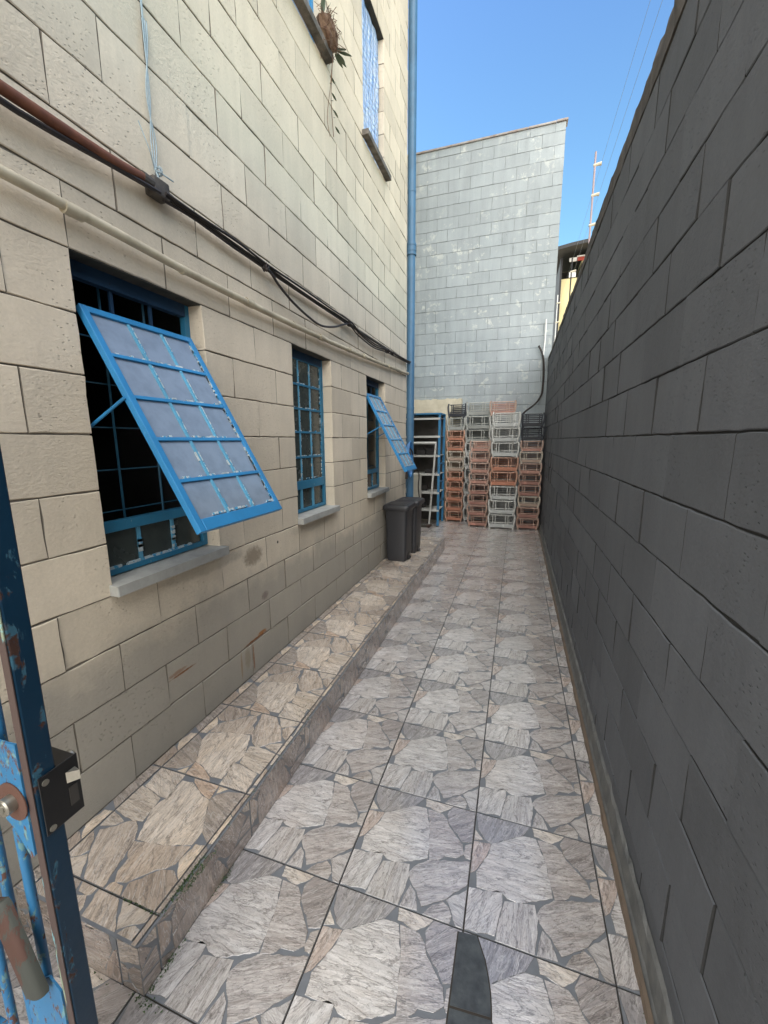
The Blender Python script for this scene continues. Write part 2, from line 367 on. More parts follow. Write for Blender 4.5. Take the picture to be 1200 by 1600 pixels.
# ------------------------------------------------------------ block walls
def block_wall(mb, fr, u0, u1, v0, rows, half, phase, parity, openings=(), jw=.0046, depth=.12, jit=.0011, hrow=.2, vmax=None):
    """fr(u,v,n)->xyz, n outward. rows of blocks; joints on the lattice phase+half*k, k parity alternating per row"""
    for r in range(rows):
        a = v0+r*hrow; b = a+hrow
        if vmax: b = min(b, vmax)
        js = []
        k = math.floor((u0-phase)/half)-1
        while phase+k*half < u1+half:
            if (k+r+parity) % 2 == 0: js.append(phase+k*half)
            k += 1
        segs = [(u0, u1)]
        for (oa, ob, oc, od) in openings:
            if oc < b-.01 and od > a+.01:
                ns = []
                for s0, s1 in segs:
                    if ob <= s0 or oa >= s1: ns.append((s0, s1))
                    else:
                        if oa > s0: ns.append((s0, oa))
                        if ob < s1: ns.append((ob, s1))
                segs = ns
        for s0, s1 in segs:
            cuts = [s0]+[j for j in js if s0+.03 < j < s1-.03]+[s1]
            for c0, c1 in zip(cuts[:-1], cuts[1:]):
                g = jw/2
                # horizontal joints a bit wider than vertical ones
                gl, gr = g*random.uniform(.4, .9), g*random.uniform(.4, .9)
                A, B, C, D = c0+gl, c1-gr, a+g*1.1, b-g*1.1
                if c0 == s0 and s0 != u0: A = c0
                if c1 == s1 and s1 != u1: B = c1
                nx = max(2, int((B-A)/.045)); ny = max(2, int((D-C)/.05))
                per = [(A+(B-A)*i/nx, C) for i in range(nx)]+[(B, C+(D-C)*i/ny) for i in range(ny)]+[(B-(B-A)*i/nx, D) for i in range(nx)]+[(A, D-(D-C)*i/ny) for i in range(ny)]
                tilt = (random.gauss(0, .0018), random.gauss(0, .0022)); cu, cv = (A+B)/2, (C+D)/2
                tn = random.random(); tone = (tn, tn, tn)
                off = random.gauss(0, .0006)
                L0 = []; L1 = []; L2 = []
                for (u, v) in per:
                    ju = random.gauss(0, jit); jv = random.gauss(0, jit*1.1)
                    n = off+tilt[0]*(u-cu)*4+tilt[1]*(v-cv)*4
                    du = 1 if u < cu else -1; dv = 1 if v < cv else -1
                    ins = .0028
                    L0.append(fr(u+ju+du*.0011*(abs(u-cu) > (B-A)/2-.03), v+jv+dv*ins*(abs(v-cv) > (D-C)/2-.03), n))
                    L1.append(fr(u+ju*.7, v+jv*.7, n-.003)); L2.append(fr(u, v, -depth))
                N = len(per); i0 = len(mb.v)
                mb.v += L0+L1+L2
                def add(f):
                    mb.f.append(f); mb.mi.append(0); mb.uv.append([(0, 0)]*len(f)); mb.tone.append(tone)
                add(tuple(range(i0, i0+N)))
                for i in range(N):
                    j = (i+1) % N; mu = (per[i][0]+per[j][0])/2; mv = (per[i][1]+per[j][1])/2
                    add((i0+i, i0+N+i, i0+N+j, i0+j))
                    if per[i][0] == per[j][0] and ((mu < cu and A > c0) or (mu > cu and B < c1)): mb.mi[-1] = 1
                    add((i0+N+i, i0+2*N+i, i0+2*N+j, i0+N+j))
                    reveal = any(oa-.012 < mu < ob+.012 and oc-.012 < mv < od+.012 for oa, ob, oc, od in openings)
                    if not reveal: mb.mi[-1] = 1

# left building ------------------------------------------------------------
ZS = .1685
A_, S_ = 1.047, .1966
OPEN = [(A_, A_+3*S_, ZS+.8, ZS+2.0), (A_+7*S_, A_+10*S_, ZS+.8, ZS+2.0), (A_+14*S_, A_+17*S_, ZS+.8, ZS+2.0),
        (A_+7*S_, A_+10*S_, ZS+4.0, ZS+5.2), (A_+14*S_, A_+17*S_, ZS+4.0, ZS+5.2)]
YE = 5.29
bld = empty('building', (-1.5, 2.6, 0), label='tall cream painted block building with blue windows along the left of the alley', cat='building')
mb = MB()
block_wall(mb, lambda u, v, n: (n, u, v), -1.2, YE, ZS, 52, S_, A_, 0, OPEN)
block_wall(mb, lambda u, v, n: (n, u, v), -1.2, YE, 0, 1, S_, A_, 1, (), hrow=ZS)
mb2 = MB()
def solid_cells(u0, u1, v0, v1, openings, pad):
    us = sorted({u0, u1}|{q for o in openings for q in (o[0]-pad, o[1]+pad)}); vv = sorted({v0, v1}|{q for o in openings for q in (o[2]-pad, o[3]+pad)})
    for i in range(len(us)-1):
        for j in range(len(vv)-1):
            cu, cv = (us[i]+us[i+1])/2, (vv[j]+vv[j+1])/2
            if not any(o[0]-pad < cu < o[1]+pad and o[2]-pad < cv < o[3]+pad for o in openings): yield us[i], us[i+1], vv[j], vv[j+1]
for a, b, c, d in solid_cells(-1.2, YE-.004, 0, ZS+10.4, OPEN, .004): mb2.box((-.13, a, c), (-.0065, b, d), 1)
for k in range(len(mb2.f)): pass
mb.raw(mb2.v, mb2.f, 1)
# gable end, back and top of the building shell
mb.box((-6, YE-.15, 0), (-.134, YE-.002, 10.57), 0)
mb.box((-6, -1.2, 0), (-5.85, YE-.16, 10.57), 0)
mb.box((-5.8, -1.2, 0), (-.134, -1.05, 10.57), 0)
mb.box((-6, -1.2, 10.575), (.03, YE, 10.7), 0)
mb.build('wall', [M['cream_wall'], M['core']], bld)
mr = MB()
mr.box((-5.8, -1.0, .1), (-.14, YE-.17, .15)); mr.box((-5.8, -1.0, 3.6), (-.14, YE-.17, 3.8))
mr.box((-3.2, -1.0, .16), (-3.1, YE-.17, 3.59)); mr.box((-3.2, -1.0, 3.81), (-3.1, YE-.17, 10.5))
mr.box((-3.09, 1.85, .16), (-.15, 2.0, 3.59)); mr.box((-3.09, 3.42, .16), (-.15, 3.5, 3.59))
mr.build('room', M['interior'], bld)

def mat_yz(x, y, z, ang):
    """frame: local u->+Y, v->down along the leaf, n->outwards; ang = opening angle"""
    s, c = math.sin(ang), math.cos(ang)
    m = Matrix(((0, s, c), (1, 0, 0), (0, -c, s))).to_4x4(); m.translation = (x, y, z); return m
def leaf(m, W, L, rows, cols, parent, rails, fw=.03, bot=.045, glass='glass', fm='blue'):
    """a glazed leaf in local (u, v, n)"""
    f = MB(); t = .012
    f.box((0, 0, -t), (fw, L, t), mat=m, bev=.002); f.box((W-fw, 0, -t), (W, L, t), mat=m, bev=.002)
    f.box((fw, 0, -t+.001), (W-fw, fw, t-.001), mat=m, bev=.002); f.box((fw, L-bot, -t-.002), (W-fw, L, t+.003), mat=m, bev=.002)
    o = f.build('sash', M[fm], parent)
    # everything the leaf carries is one sub-part each
    g = MB(); g.box((fw-.004, fw-.004, -.002), (W-fw+.004, L-bot+.004, .002), mat=m)
    g.build('pane', M[glass], parent)
    h = MB(); k = MB(); kk = MB()
    vs_ = rails
    for v in vs_:
        h = MB(); h.box((fw+.001, v-.007, -t+.003), (W-fw-.001, v+.007, t-.002), mat=m, bev=.001); h.build('rail', M[fm], parent)
    for i in range(1, cols):
        u = fw+(W-2*fw)*i/cols; e = [fw]+list(vs_)+[L-bot]
        kk = MB(); kk.box((u-.0058, fw+.001, -t+.004), (u+.0058, L-bot-.001, t-.004), mat=m, bev=.001); kk.build('muntin', M['mun'], parent)
        for v0, v1 in zip(e[:-1], e[1:]):
            v = v0+.012
            while v < v1-.03:
                l = random.uniform(.01, .06)
                if random.random() < .85: k.box((u+.005, v, .0022), (u+.0085+random.uniform(0, .002), min(v+l, v1-.01), .0085), mat=m)
                if random.random() < .08: k.box((u-.009, v, .0022), (u-.005, min(v+l, v1-.01), .0085), mat=m)
                v += l+random.uniform(0, .01)
    # putty lumps next to the rails and stiles
    for v0, v1 in zip([fw]+list(vs_), list(vs_)+[L-bot]):
        for i in range(10):
            v = random.uniform(v0+.01, v1-.01); l = random.uniform(.008, .03)
            k.box((W-fw-.006, v-l/2, .0025), (W-fw+.001, v+l/2, .0075), mat=m)
        for i in range(9):
            u = random.uniform(fw+.01, W-fw-.03); l = random.uniform(.01, .035)
            k.box((u, v1-.012-random.uniform(0, .004), .0022), (u+l, v1-.006, .0085), mat=m)
    k.build('putty', M['putty'], parent)['kind'] = 'stuff'
    return o

def window(idx, y0, y1, z0, z1, opened, sill=True, xf=-.075, loops=None):
    wn = MB(); t = .03; a, b = xf-.03, xf
    zt, zb = z1, z0+.05
    wn.box((a, y0+.001, zb), (b, y0+t, zt-.001), bev=.002); wn.box((a, y1-t, zb), (b, y1-.001, zt-.001), bev=.002)
    hd = MB(); hd.box((a, y0+t, zt-.055), (b+.004, y1-t, zt-.001)); wn.box((a, y0+t, zb), (b-.001, y1-t, zb+.022))
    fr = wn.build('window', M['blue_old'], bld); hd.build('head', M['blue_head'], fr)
    if opened is not None:
        # transom above the pivot (open strip with two bars) and the mid rail with fixed panes below
        q = MB(); zm = 1.222
        q.box((a+.002, y0+t, zm-.03), (b+.008, y1-t, zm+.012), bev=.002); q.build('mid_rail', M['blue_old'], fr)
        for i in (1, 2):
            y = y0+t+(y1-y0-2*t)*i/3
            q = MB(); q.box((a+.008, y-.007, zb+.022), (b-.006, y+.007, zm-.03)); q.build('glazing_bar', M['mun'], fr)
            q = MB(); q.box((a+.008, y-.006, 2.02), (b-.012, y+.006, zt-.056)); q.build('glazing_bar', M['blue_head'], fr)
        p = MB()
        for i in range(3):
            ya = y0+t+(y1-y0-2*t)*i/3+.0075; yb = y0+t+(y1-y0-2*t)*(i+1)/3-.0075
            p.box((a+.012, ya, zb+.022), (a+.015, yb, zm-.031))
        p.build('pane', M['glass_dark'], fr)
        pu = MB()
        for i in range(26):
            y = random.uniform(y0+t+.01, y1-t-.05); l = random.uniform(.015, .05)
            pu.box((a+.016, y, zb+.021), (b-.004-random.uniform(0, .006), y+l, zb+.027+random.uniform(0, .006)))
        for i in (1, 2):
            for k in range(5):
                y = y0+t+(y1-y0-2*t)*i/3; z = random.uniform(zb+.03, zm-.05)
                pu.box((b-.010, y-.010, z), (b-.004, y+.009, z+random.uniform(.01, .02)))
        pu.build('putty', M['putty'], fr)['kind'] = 'stuff'
        # security grille inside
        g = MB()
        for i in (1, 2):
            y = y0+(y1-y0)*i/3; g.tube([(-.14, y, z0+.06), (-.14, y, z1)], .005, 6)
        for k in range(5):
            z = 1.26+k*.17; g.tube([(-.148, y0-.01, z), (-.148, y1+.01, z)], .0032, 6)
        g.build('security_grille', M['bars'], fr)
        hx, hz, L, ang, sa, sb = opened
        m = mat_yz(hx, sa, hz, ang)
        leaf(m, sb-sa, L, 5, 3, fr, [L*.03+L*k*.187+.0 for k in (1, 2, 3, 4)], fw=.026)
        for yy in (sa-.004, sb+.004):
            p0 = Vector((xf+.0, yy, hz-.43)); v = .36; p1 = m @ Vector((0, v, 0)); p1.y = yy
            arm = MB(); arm.tube([p0, p1], .0055, 6); arm.build('stay_arm', M['blue'], fr)
    else:
        zs = [1.942, 1.773, 1.607, 1.425]
        m = mat_yz(xf-.012, y0+t*.7, 2.105+.03, 0)
        leaf(m, y1-y0-1.4*t, 2.135-1.19, 5, 3, fr, [2.135-z for z in zs], fw=.028, bot=.062, glass='glass_dark', fm='blue_old')
        p = MB()
        for i in (1, 2):
            y = y0+t+(y1-y0-2*t)*i/3; q = MB(); q.box((a+.006, y-.007, zb+.022), (b-.004, y+.007, 1.189)); q.build('glazing_bar', M['mun'], fr)
        p.box((a+.008, y0+t, zb+.02), (a+.011, y1-t, 1.192))
        p.build('pane', M['glass_dark'], fr)
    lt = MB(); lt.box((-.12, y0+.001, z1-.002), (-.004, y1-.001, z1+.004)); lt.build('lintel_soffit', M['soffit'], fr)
    s_ = MB(); zt_, zb_ = z0+.044, z0+.003
    pf = [(-.12, y0+.001), (.0012, y0+.001), (.0012, y0-.012), (.044, y0-.012), (.046, y0-.008), (.046, y1+.008), (.044, y1+.012), (.0012, y1+.012), (.0012, y1-.001), (-.12, y1-.001)]
    s_.face([(x, y, zt_+.0) for x, y in pf]); s_.face([(x, y, zb_) for x, y in pf][::-1])
    s_.raw([(x, y, zt_) for x, y in pf]+[(x, y, zb_) for x, y in pf], [(i, i+10, (i+1) % 10+10, (i+1) % 10) for i in range(10)])
    o = s_.build('sill', M['sill'], fr)
    return fr
O = OPEN
window(0, O[0][0], O[0][1], O[0][2], O[0][3], (-.03, 2.005, .889, .516, 1.072, 1.577))
window(1, O[1][0], O[1][1], O[1][2], O[1][3], None)
window(2, O[2][0], O[2][1], O[2][2], O[2][3], (-.03, 2.006, .874, .496, 3.85, 4.291))
for i in (3, 4):
    y0, y1, z0, z1 = O[i]
    f = MB(); x = -.06
    f.box((x-.03, y0+.001, z0+.05), (x, y0+.03, z1-.001)); f.box((x-.03, y1-.03, z0+.05), (x, y1-.001, z1-.001))
    f.box((x-.03, y0+.03, z0+.05), (x, y1-.03, z0+.08)); f.box((x-.03, y0+.03, z1-.03), (x, y1-.03, z1-.001))
    if i == 3: f.box((x-.03, y0+.03, z0+.5), (x-.002, y1-.03, z0+.53)); f.box((x-.03, (y0+y1)/2-.01, z0+.08), (x-.003, (y0+y1)/2+.01, z0+.5))
    fr = f.build('window', M['blue'], bld)
    g = MB(); g.box((x-.02, y0+.03, z0+.08), (x-.015, y1-.03, z1-.03)); g.build('pane', M['glass'], fr)
    if i == 4:
        p = MB(); nx, nz = 10, 26
        for a in range(nx):
            for b in range(nz):
                def P(i_, j_):
                    y = y0+.012+(y1-y0-.04)*i_/nx; z = z0+.07+(z1-z0-.09)*j_/nz
                    return (x+.012+.006*math.sin(i_*2.1+j_*.35)+.004*math.sin(j_*1.7+i_), y, z)
                p.face([P(a, b), P(a+1, b), P(a+1, b+1), P(a, b+1)])
        fo = p.build('plastic_film', M['film'], fr, smooth=True)
        sm = fo.modifiers.new('s', 'SOLIDIFY'); sm.thickness = .002
    lt = MB(); lt.box((-.10, y0+.001, z1-.002), (-.002, y1-.001, z1+.004)); lt.build('lintel_soffit', M['soffit'], fr)
    s_ = MB(); s_.box((.001, y0-.04, z0), (.062, y1+.05, z0+.045), bev=.003)
    s_.build('sill', M['sill_dark'], fr)

# pipes on the building -------------------------------------------------------
p = MB(); path = [(.045, 5.335, .17), (.045, 5.335, 3.82)]
p.tube(path, .05, 20); p.tube([(.045, 5.335, 3.82), (.045, 5.335, 3.96)], .058, 20); p.tube([(.045, 5.335, 3.96), (.045, 5.335, 10.4)], .05, 20)
dp = p.build('drainpipe', M['pipe_blue'], bld, smooth=True)
q = MB()
for z in (4.52, 7.2, 1.95):
    q = MB(); q.tube([(.045, 5.335, z), (.045, 5.335, z+.03)], .0535, 20); q.build('bracket', M['pipe_blue'], dp, smooth=True)
for z in (3.82, 3.865, 3.93):
    q = MB(); q.tube([(.045, 5.335, z), (.045, 5.335, z+.016)], .0625, 20); q.build('collar', M['pipe_blue'], dp, smooth=True)
p = MB(); p.tube(smooth_path([(.040, -1.1, 2.29), (.040, .87, 2.277), (.040, 1.57, 2.262), (.038, 2.44, 2.270), (.034, 3.6, 2.31), (.03, 5.0, 2.382), (.026, 5.27, 2.40)]), .0165, 10)
c1 = p.build('conduit', M['cream_pipe'], bld, smooth=True)
for y, z in ((1.05, 2.2715), (1.95, 2.2645), (2.78, 2.280), (3.65, 2.312)):
    q = MB(); q.tube([(.038, y-.03, z), (.038, y+.03, z)], .0205, 10); q.build('coupling', M['cream_pipe'], c1, smooth=True)
for y, z in ((.7, 2.280), (1.5, 2.2625), (2.4, 2.270), (3.3, 2.298), (4.4, 2.35)):
    q = MB(); q.tube([(.037, y-.008, z), (.037, y+.008, z)], .0195, 10); q.build('clip', M['cream_pipe'], c1, smooth=True)
p = MB(); p.tube(smooth_path([(.050, -1.1, 2.485), (.050, .9, 2.49), (.040, 1.345, 2.52)]), .0175, 10)
c2 = p.build('conduit', M['rust_pipe'], bld, smooth=True); c2['label'] = 'rusty brown conduit'
p = MB(); p.tube(smooth_path([(.03, 1.43, 2.518), (.028, 2.1, 2.505), (.026, 3.3, 2.51), (.024, 4.3, 2.525), (.022, 5.28, 2.545)]), .0125, 10)
c3 = p.build('conduit', M['grey_pipe'], bld, smooth=True); c3['label'] = 'grimy dark conduit'
q = MB(); q.box((.004, 1.372, 2.488), (.056, 1.448, 2.552), bev=.006); q.tube([(.038, 1.33, 2.521), (.036, 1.375, 2.522)], .022, 12); q.tube([(.03, 1.445, 2.52), (.03, 1.475, 2.517)], .018, 12)
q.build('junction_box', M['grey_pipe'], c2)

# cables: top level
def tuft(mb, c, r, n, rad=.0035):
    for i in range(n):
        a = Vector((random.gauss(0, 1), random.gauss(0, 1), random.gauss(0, 1))).normalized(); b = a.cross(Vector((random.gauss(0, 1), random.gauss(0, 1), 1))).normalized()
        mb.tube([Vector(c)+(a*math.cos(t)+b*math.sin(t))*r*random.uniform(.7, 1.1)*Vector((.5, 1, 1)).length/1.5 for t in [k*2*math.pi/9 for k in range(10)]], rad, 5)
c = MB()
for k in range(3):
    pts = [(.045+.008*k, y, z+random.uniform(-.006, .006)-.012+.010*k) for y, z in ((1.42, 2.50), (1.6, 2.505), (1.85, 2.503), (2.1, 2.50), (2.5, 2.50), (2.9, 2.505), (3.3, 2.507), (3.5, 2.475), (3.9, 2.455), (4.3, 2.495), (4.7, 2.51), (5.2, 2.53), (5.28, 2.54))]
    c.tube(smooth_path(pts), .006, 6)
c.tube(smooth_path([(.05, -1.0, 2.45), (.05, .7, 2.455), (.05, .95, 2.458), (.045, 1.2, 2.485), (.05, 1.4, 2.50)]), .009, 7)
tuft(c, (.05, 2.1, 2.492), .022, 6); tuft(c, (.05, 3.28, 2.50), .022, 6); tuft(c, (.05, 4.32, 2.492), .024, 10); tuft(c, (.05, 4.5, 2.50), .02, 6)
tag(c.build('cable', M['black_rubber'], smooth=True, loc=(0, 1.4, 2.5)), 'bundle of black cables tied along the grimy conduit on the cream wall', 'cable')
c = MB(); c.tube(smooth_path([(.055, 2.09, 2.495), (.06, 2.15, 2.47), (.06, 2.22, 2.435), (.06, 2.36, 2.392), (.06, 2.55, 2.36), (.06, 2.74, 2.350), (.06, 2.95, 2.392), (.055, 3.12, 2.45), (.05, 3.27, 2.50)]), .0075, 8)
tag(c.build('hanging_cable', M['black_rubber'], smooth=True, loc=(.055, 2.09, 2.495)), 'single thick black cable sagging in a loop below the conduit', 'cable')
c = MB()
for k in range(3):
    c.tube(smooth_path([(.012+.006*k, 1.43+.006*k, 9.5), (.012, 1.435-.004*k, 3.6), (.016, 1.425+.010*k, 3.1), (.02, 1.425-.008*k, 2.85), (.02, 1.41+.012*k, 2.70), (.035, 1.40+.004*k, 2.585)]), .0022, 5)
c.tube(smooth_path([(.035, 1.40, 2.585), (.06, 1.36, 2.62), (.05, 1.33, 2.70)]), .0018, 5)
c.tube(smooth_path([(.035, 1.40, 2.585), (.06, 1.43, 2.57), (.055, 1.47, 2.575)]), .003, 5); c.tube(smooth_path([(.035, 1.40, 2.59), (.05, 1.40, 2.55), (.04, 1.41, 2.51)]), .0035, 5)
tuft(c, (.045, 1.41, 2.58), .016, 4, .002)
tag(c.build('hanging_rope', M['rope'], smooth=True, loc=(.012, 1.43, 2.585)), 'pale blue rope strands hanging down the cream wall to the rusty conduit', 'rope')

# plant on the upper sill
pl = empty('succulent_plant', (.04, 3.0, 4.215), label='dried root ball with a few succulent leaves on the upper window sill', cat='plant')
b_ = MB(); rnd = random.Random(3)
NT_, NP_ = 12, 9
V = []
for i in range(NP_+1):
    for j in range(NT_):
        th = math.pi*i/NP_; ph = 2*math.pi*j/NT_; rr = 1+rnd.uniform(-.16, .16)
        V.append((.05+.055*rr*math.sin(th)*math.cos(ph), 2.99+.11*rr*math.sin(th)*math.sin(ph), 4.285+.085*rr*math.cos(th)))
b_.raw(V, [(i*NT_+j, i*NT_+(j+1) % NT_, (i+1)*NT_+(j+1) % NT_, (i+1)*NT_+j) for i in range(NP_) for j in range(NT_)])
for i in range(90):
    d = Vector((rnd.gauss(.3, 1), rnd.gauss(0, 1), rnd.gauss(0, 1))).normalized(); p0 = Vector((.05, 2.99, 4.285))+Vector((d.x*.05, d.y*.10, d.z*.08))
    b_.tube([p0, p0+d*.02+Vector((rnd.gauss(0, .012), rnd.gauss(0, .02), rnd.gauss(0, .012))), p0+d*.035+Vector((rnd.gauss(0, .02), rnd.gauss(0, .035), rnd.gauss(-.01, .02)))], .0018, 4)
b_.build('roots', M['roots'], pl)
lf = MB()
def leafshape(mb, a, d, L, Wd, up=(0, 0, 1)):
    a = Vector(a); d = Vector(d).normalized(); s = d.cross(Vector(up)); s.normalize(); n = s.cross(d)
    pts = [(0, .15), (.25, .8), (.55, 1), (.85, .55), (1, .05)]
    for (t0, w0), (t1, w1) in zip(pts[:-1], pts[1:]):
        for sg in (1, -1):
            q = [a+d*L*t0+n*.10*w0*Wd, a+d*L*t0+s*sg*w0*Wd/2, a+d*L*t1+s*sg*w1*Wd/2, a+d*L*t1+n*.10*w1*Wd]
            mb.face(q if sg > 0 else q[::-1])
for a, d, L in [((.08, 3.05, 4.24), (.5, 1, .5), .11), ((.08, 3.07, 4.24), (.9, .9, .1), .12), ((.08, 3.07, 4.23), (.3, 1.2, .0), .10), ((.09, 3.05, 4.2), (.6, .6, -.6), .09), ((.08, 3.04, 4.2), (.3, .9, -.4), .09),
                ((.05, 2.93, 4.35), (.2, -.1, 1), .10), ((.05, 2.95, 4.35), (.3, .4, 1), .12), ((.05, 2.90, 4.34), (.5, -.3, .8), .08), ((.05, 2.99, 4.36), (.3, .7, .9), .10)]:
    leafshape(lf, a, d, L, .028)
for k in range(7):
    z = 4.10-.045*k; y = 3.06+.012*k
    leafshape(lf, (.03, y, z), (.3, (-1)**k*.8, -.5), .055, .018)
lf.build('foliage', M['leaf'], pl)
sm_ = MB()
sm_.tube(smooth_path([(.07, 3.03, 4.2), (.05, 3.05, 4.1), (.03, 3.07, 3.95), (.025, 3.11, 3.75)]), .0025, 5)
sm_.tube(smooth_path([(.08, 3.03, 4.22), (.10, 3.08, 4.24), (.12, 3.12, 4.26)]), .003, 5)
sm_.tube(smooth_path([(.07, 3.03, 4.2), (.05, 3.02, 4.0), (.02, 3.02, 3.82), (.02, 3.06, 3.72)]), .002, 5)
sm_.build('stem', M['roots'], pl)

# right wall ------------------------------------------------------------
RX = 1.881; YB = 8.2
rw = empty('boundary_wall', (RX+.07, 3.5, 0), label='long charcoal painted block boundary wall on the right of the alley', cat='wall')
mb = MB(); Z0R = 1.5583-1.4
block_wall(mb, lambda u, v, n: (RX-n, u, v), -1.2, YB, Z0R, 14, .2, 1.087, 0, (), jw=.0045, depth=.13, jit=.0013)
n_ = len(mb.f)
block_wall(mb, lambda u, v, n: (RX-n, u, v), -1.2, YB, 0.0, 1, .2, 1.087, 1, (), hrow=Z0R, depth=.13)
mb.f = [tuple(reversed(f)) for f in mb.f]
mb.box((RX+.0065, -1.2, 0), (RX+.14, YB, Z0R+2.8), 1)
mb.build('wall', [M['dark_wall'], M['dark_core']], rw)
# rough mortar capping in short irregular lengths
cp = MB(); zc = Z0R+2.8
for side in (0,):
    y = -1.2; k = 0
    V = []; N = 190
    sec = lambda i: None
    for i in range(N+1):
        yy = -1.2+(YB+1.2)*i/N
        j = random.gauss
        low = .0 if yy < 3.95 else (-.035 if yy < 5.6 else -.05)
        V += [(RX-.004+j(0, .0015), yy, zc+.001+j(0, .002)), (RX-.006+j(0, .003), yy, zc+.09+j(0, .003)+low), (RX+.012+j(0, .003), yy, zc+.150+j(0, .004)+low), (RX+.12+j(0, .003), yy, zc+.155+j(0, .004)+low), (RX+.146, yy, zc+.001)]
    F = [(5*i+a, 5*(i+1)+a, 5*(i+1)+(a+1) % 5, 5*i+(a+1) % 5) for i in range(N) for a in range(5)]
    cp.raw(V, F); cp.face([V[q] for q in range(5)]); cp.face([V[5*N+q] for q in (4, 3, 2, 1, 0)])
cp.build('capping', M['cap'], rw)
st = MB(); V = []; N = 220
for i in range(N+1):
    yy = -1.2+(YB+1.2)*i/N; j = random.gauss
    V += [(RX-.036+j(0, .0018), yy, .0005), (RX-.020+j(0, .001), yy, .020+j(0, .002)), (RX-.012+j(0, .001), yy, .085+j(0, .004)), (RX-.001, yy, .095+j(0, .004)), (RX-.001, yy, .0005)]
st.raw(V, [(5*i+a, 5*(i+1)+a, 5*(i+1)+(a+1) % 5, 5*i+(a+1) % 5) for i in range(N) for a in range(5)])
st.build('coving', M['strip'], rw)
sk = MB(); V = []
for i in range(N+1):
    yy = -1.2+(YB+1.2)*i/N; j = random.gauss
    V += [(RX-.0455+j(0, .0012), yy, .0006), (RX-.040+j(0, .001), yy, .013+j(0, .002)), (RX-.030, yy, .0165+j(0, .001)), (RX-.030, yy, .0006)]
sk.raw(V, [(4*i+a, 4*(i+1)+a, 4*(i+1)+(a+1) % 4, 4*i+(a+1) % 4) for i in range(N) for a in range(4)])
sk.build('skirting', M['strip_low'], rw)

# back wall ------------------------------------------------------------
bw = empty('end_wall', (0.2, YB+.07, 0), label='high pale blue grey block wall closing the far end of the alley', cat='wall')
mb = MB(); XR_ = 1.925
block_wall(mb, lambda u, v, n: (u, YB-n, v), -2.35, XR_, .196-.2, 34, .197,   .188, 1, (), jw=.0042, depth=.13, jit=.0014, vmax=6.725)
mb.box((-2.35, YB+.0065, 0), (XR_-.002, YB+.14, 6.72), 1)
mb.build('wall', [M['back_wall'], M['back_core']], bw)
c = MB()
x = -2.4
while x < XR_+.0:
    l = min(random.uniform(.35, .6), XR_+.03-x)
    dz = random.uniform(-.004, .006); c.box((x, YB-.02, 6.727+dz), (x+l-.004, YB+.16, 6.757+dz), bev=.004); x += l
c.build('coping', mat_simple('grey_coping', (.30, .29, .28), .9, nscale=8, bump=.5, alt=(.22, .17, .145)), bw)

# unseen side wall past the corner, added tall to block the sun
cu = MB(); V = []
for i in range(31):
    y = 3.86+.5*i/30; V += [(-.34+.012*math.sin(i*1.3), y, 1.02), (-.34+.012*math.sin(i*1.3), y, 2.12)]
cu.raw(V, [(2*i, 2*i+2, 2*i+3, 2*i+1) for i in range(30)])
cu.build('curtain', M['cream_panel'], bld, smooth=True)
sw = MB(); sw.box((-1.7, YE+.1, 0), (-1.5, YB-.01, 10.5))
tag(sw.build('sun_blocking_wall', M['cream_panel'], loc=(-1.6, 6.8, 0)), 'unseen tall wall added past the building corner to block the sun', 'wall')
lw = MB()
N = 40
lw.box((-1.49, 8.03, 0), (.36, 8.19, 2.30))
V = []
for i in range(N+1):
    x = -1.49+1.85*i/N; V += [(x, 8.032, 2.29), (x, 8.032, 2.335+random.gauss(0, .008)), (x, 8.188, 2.34+random.gauss(0, .006)), (x, 8.188, 2.29)]
lw.raw(V, [(4*i+a, 4*i+(a+1) % 4, 4*(i+1)+(a+1) % 4, 4*(i+1)+a) for i in range(N) for a in range(4)]+[(0, 1, 2, 3), (4*N+3, 4*N+2, 4*N+1, 4*N)])
tag(lw.build('low_wall', M['cream_panel'], loc=(-.6, 8.1, 0)), 'low flaking cream plastered wall behind the blue shelving', 'wall')

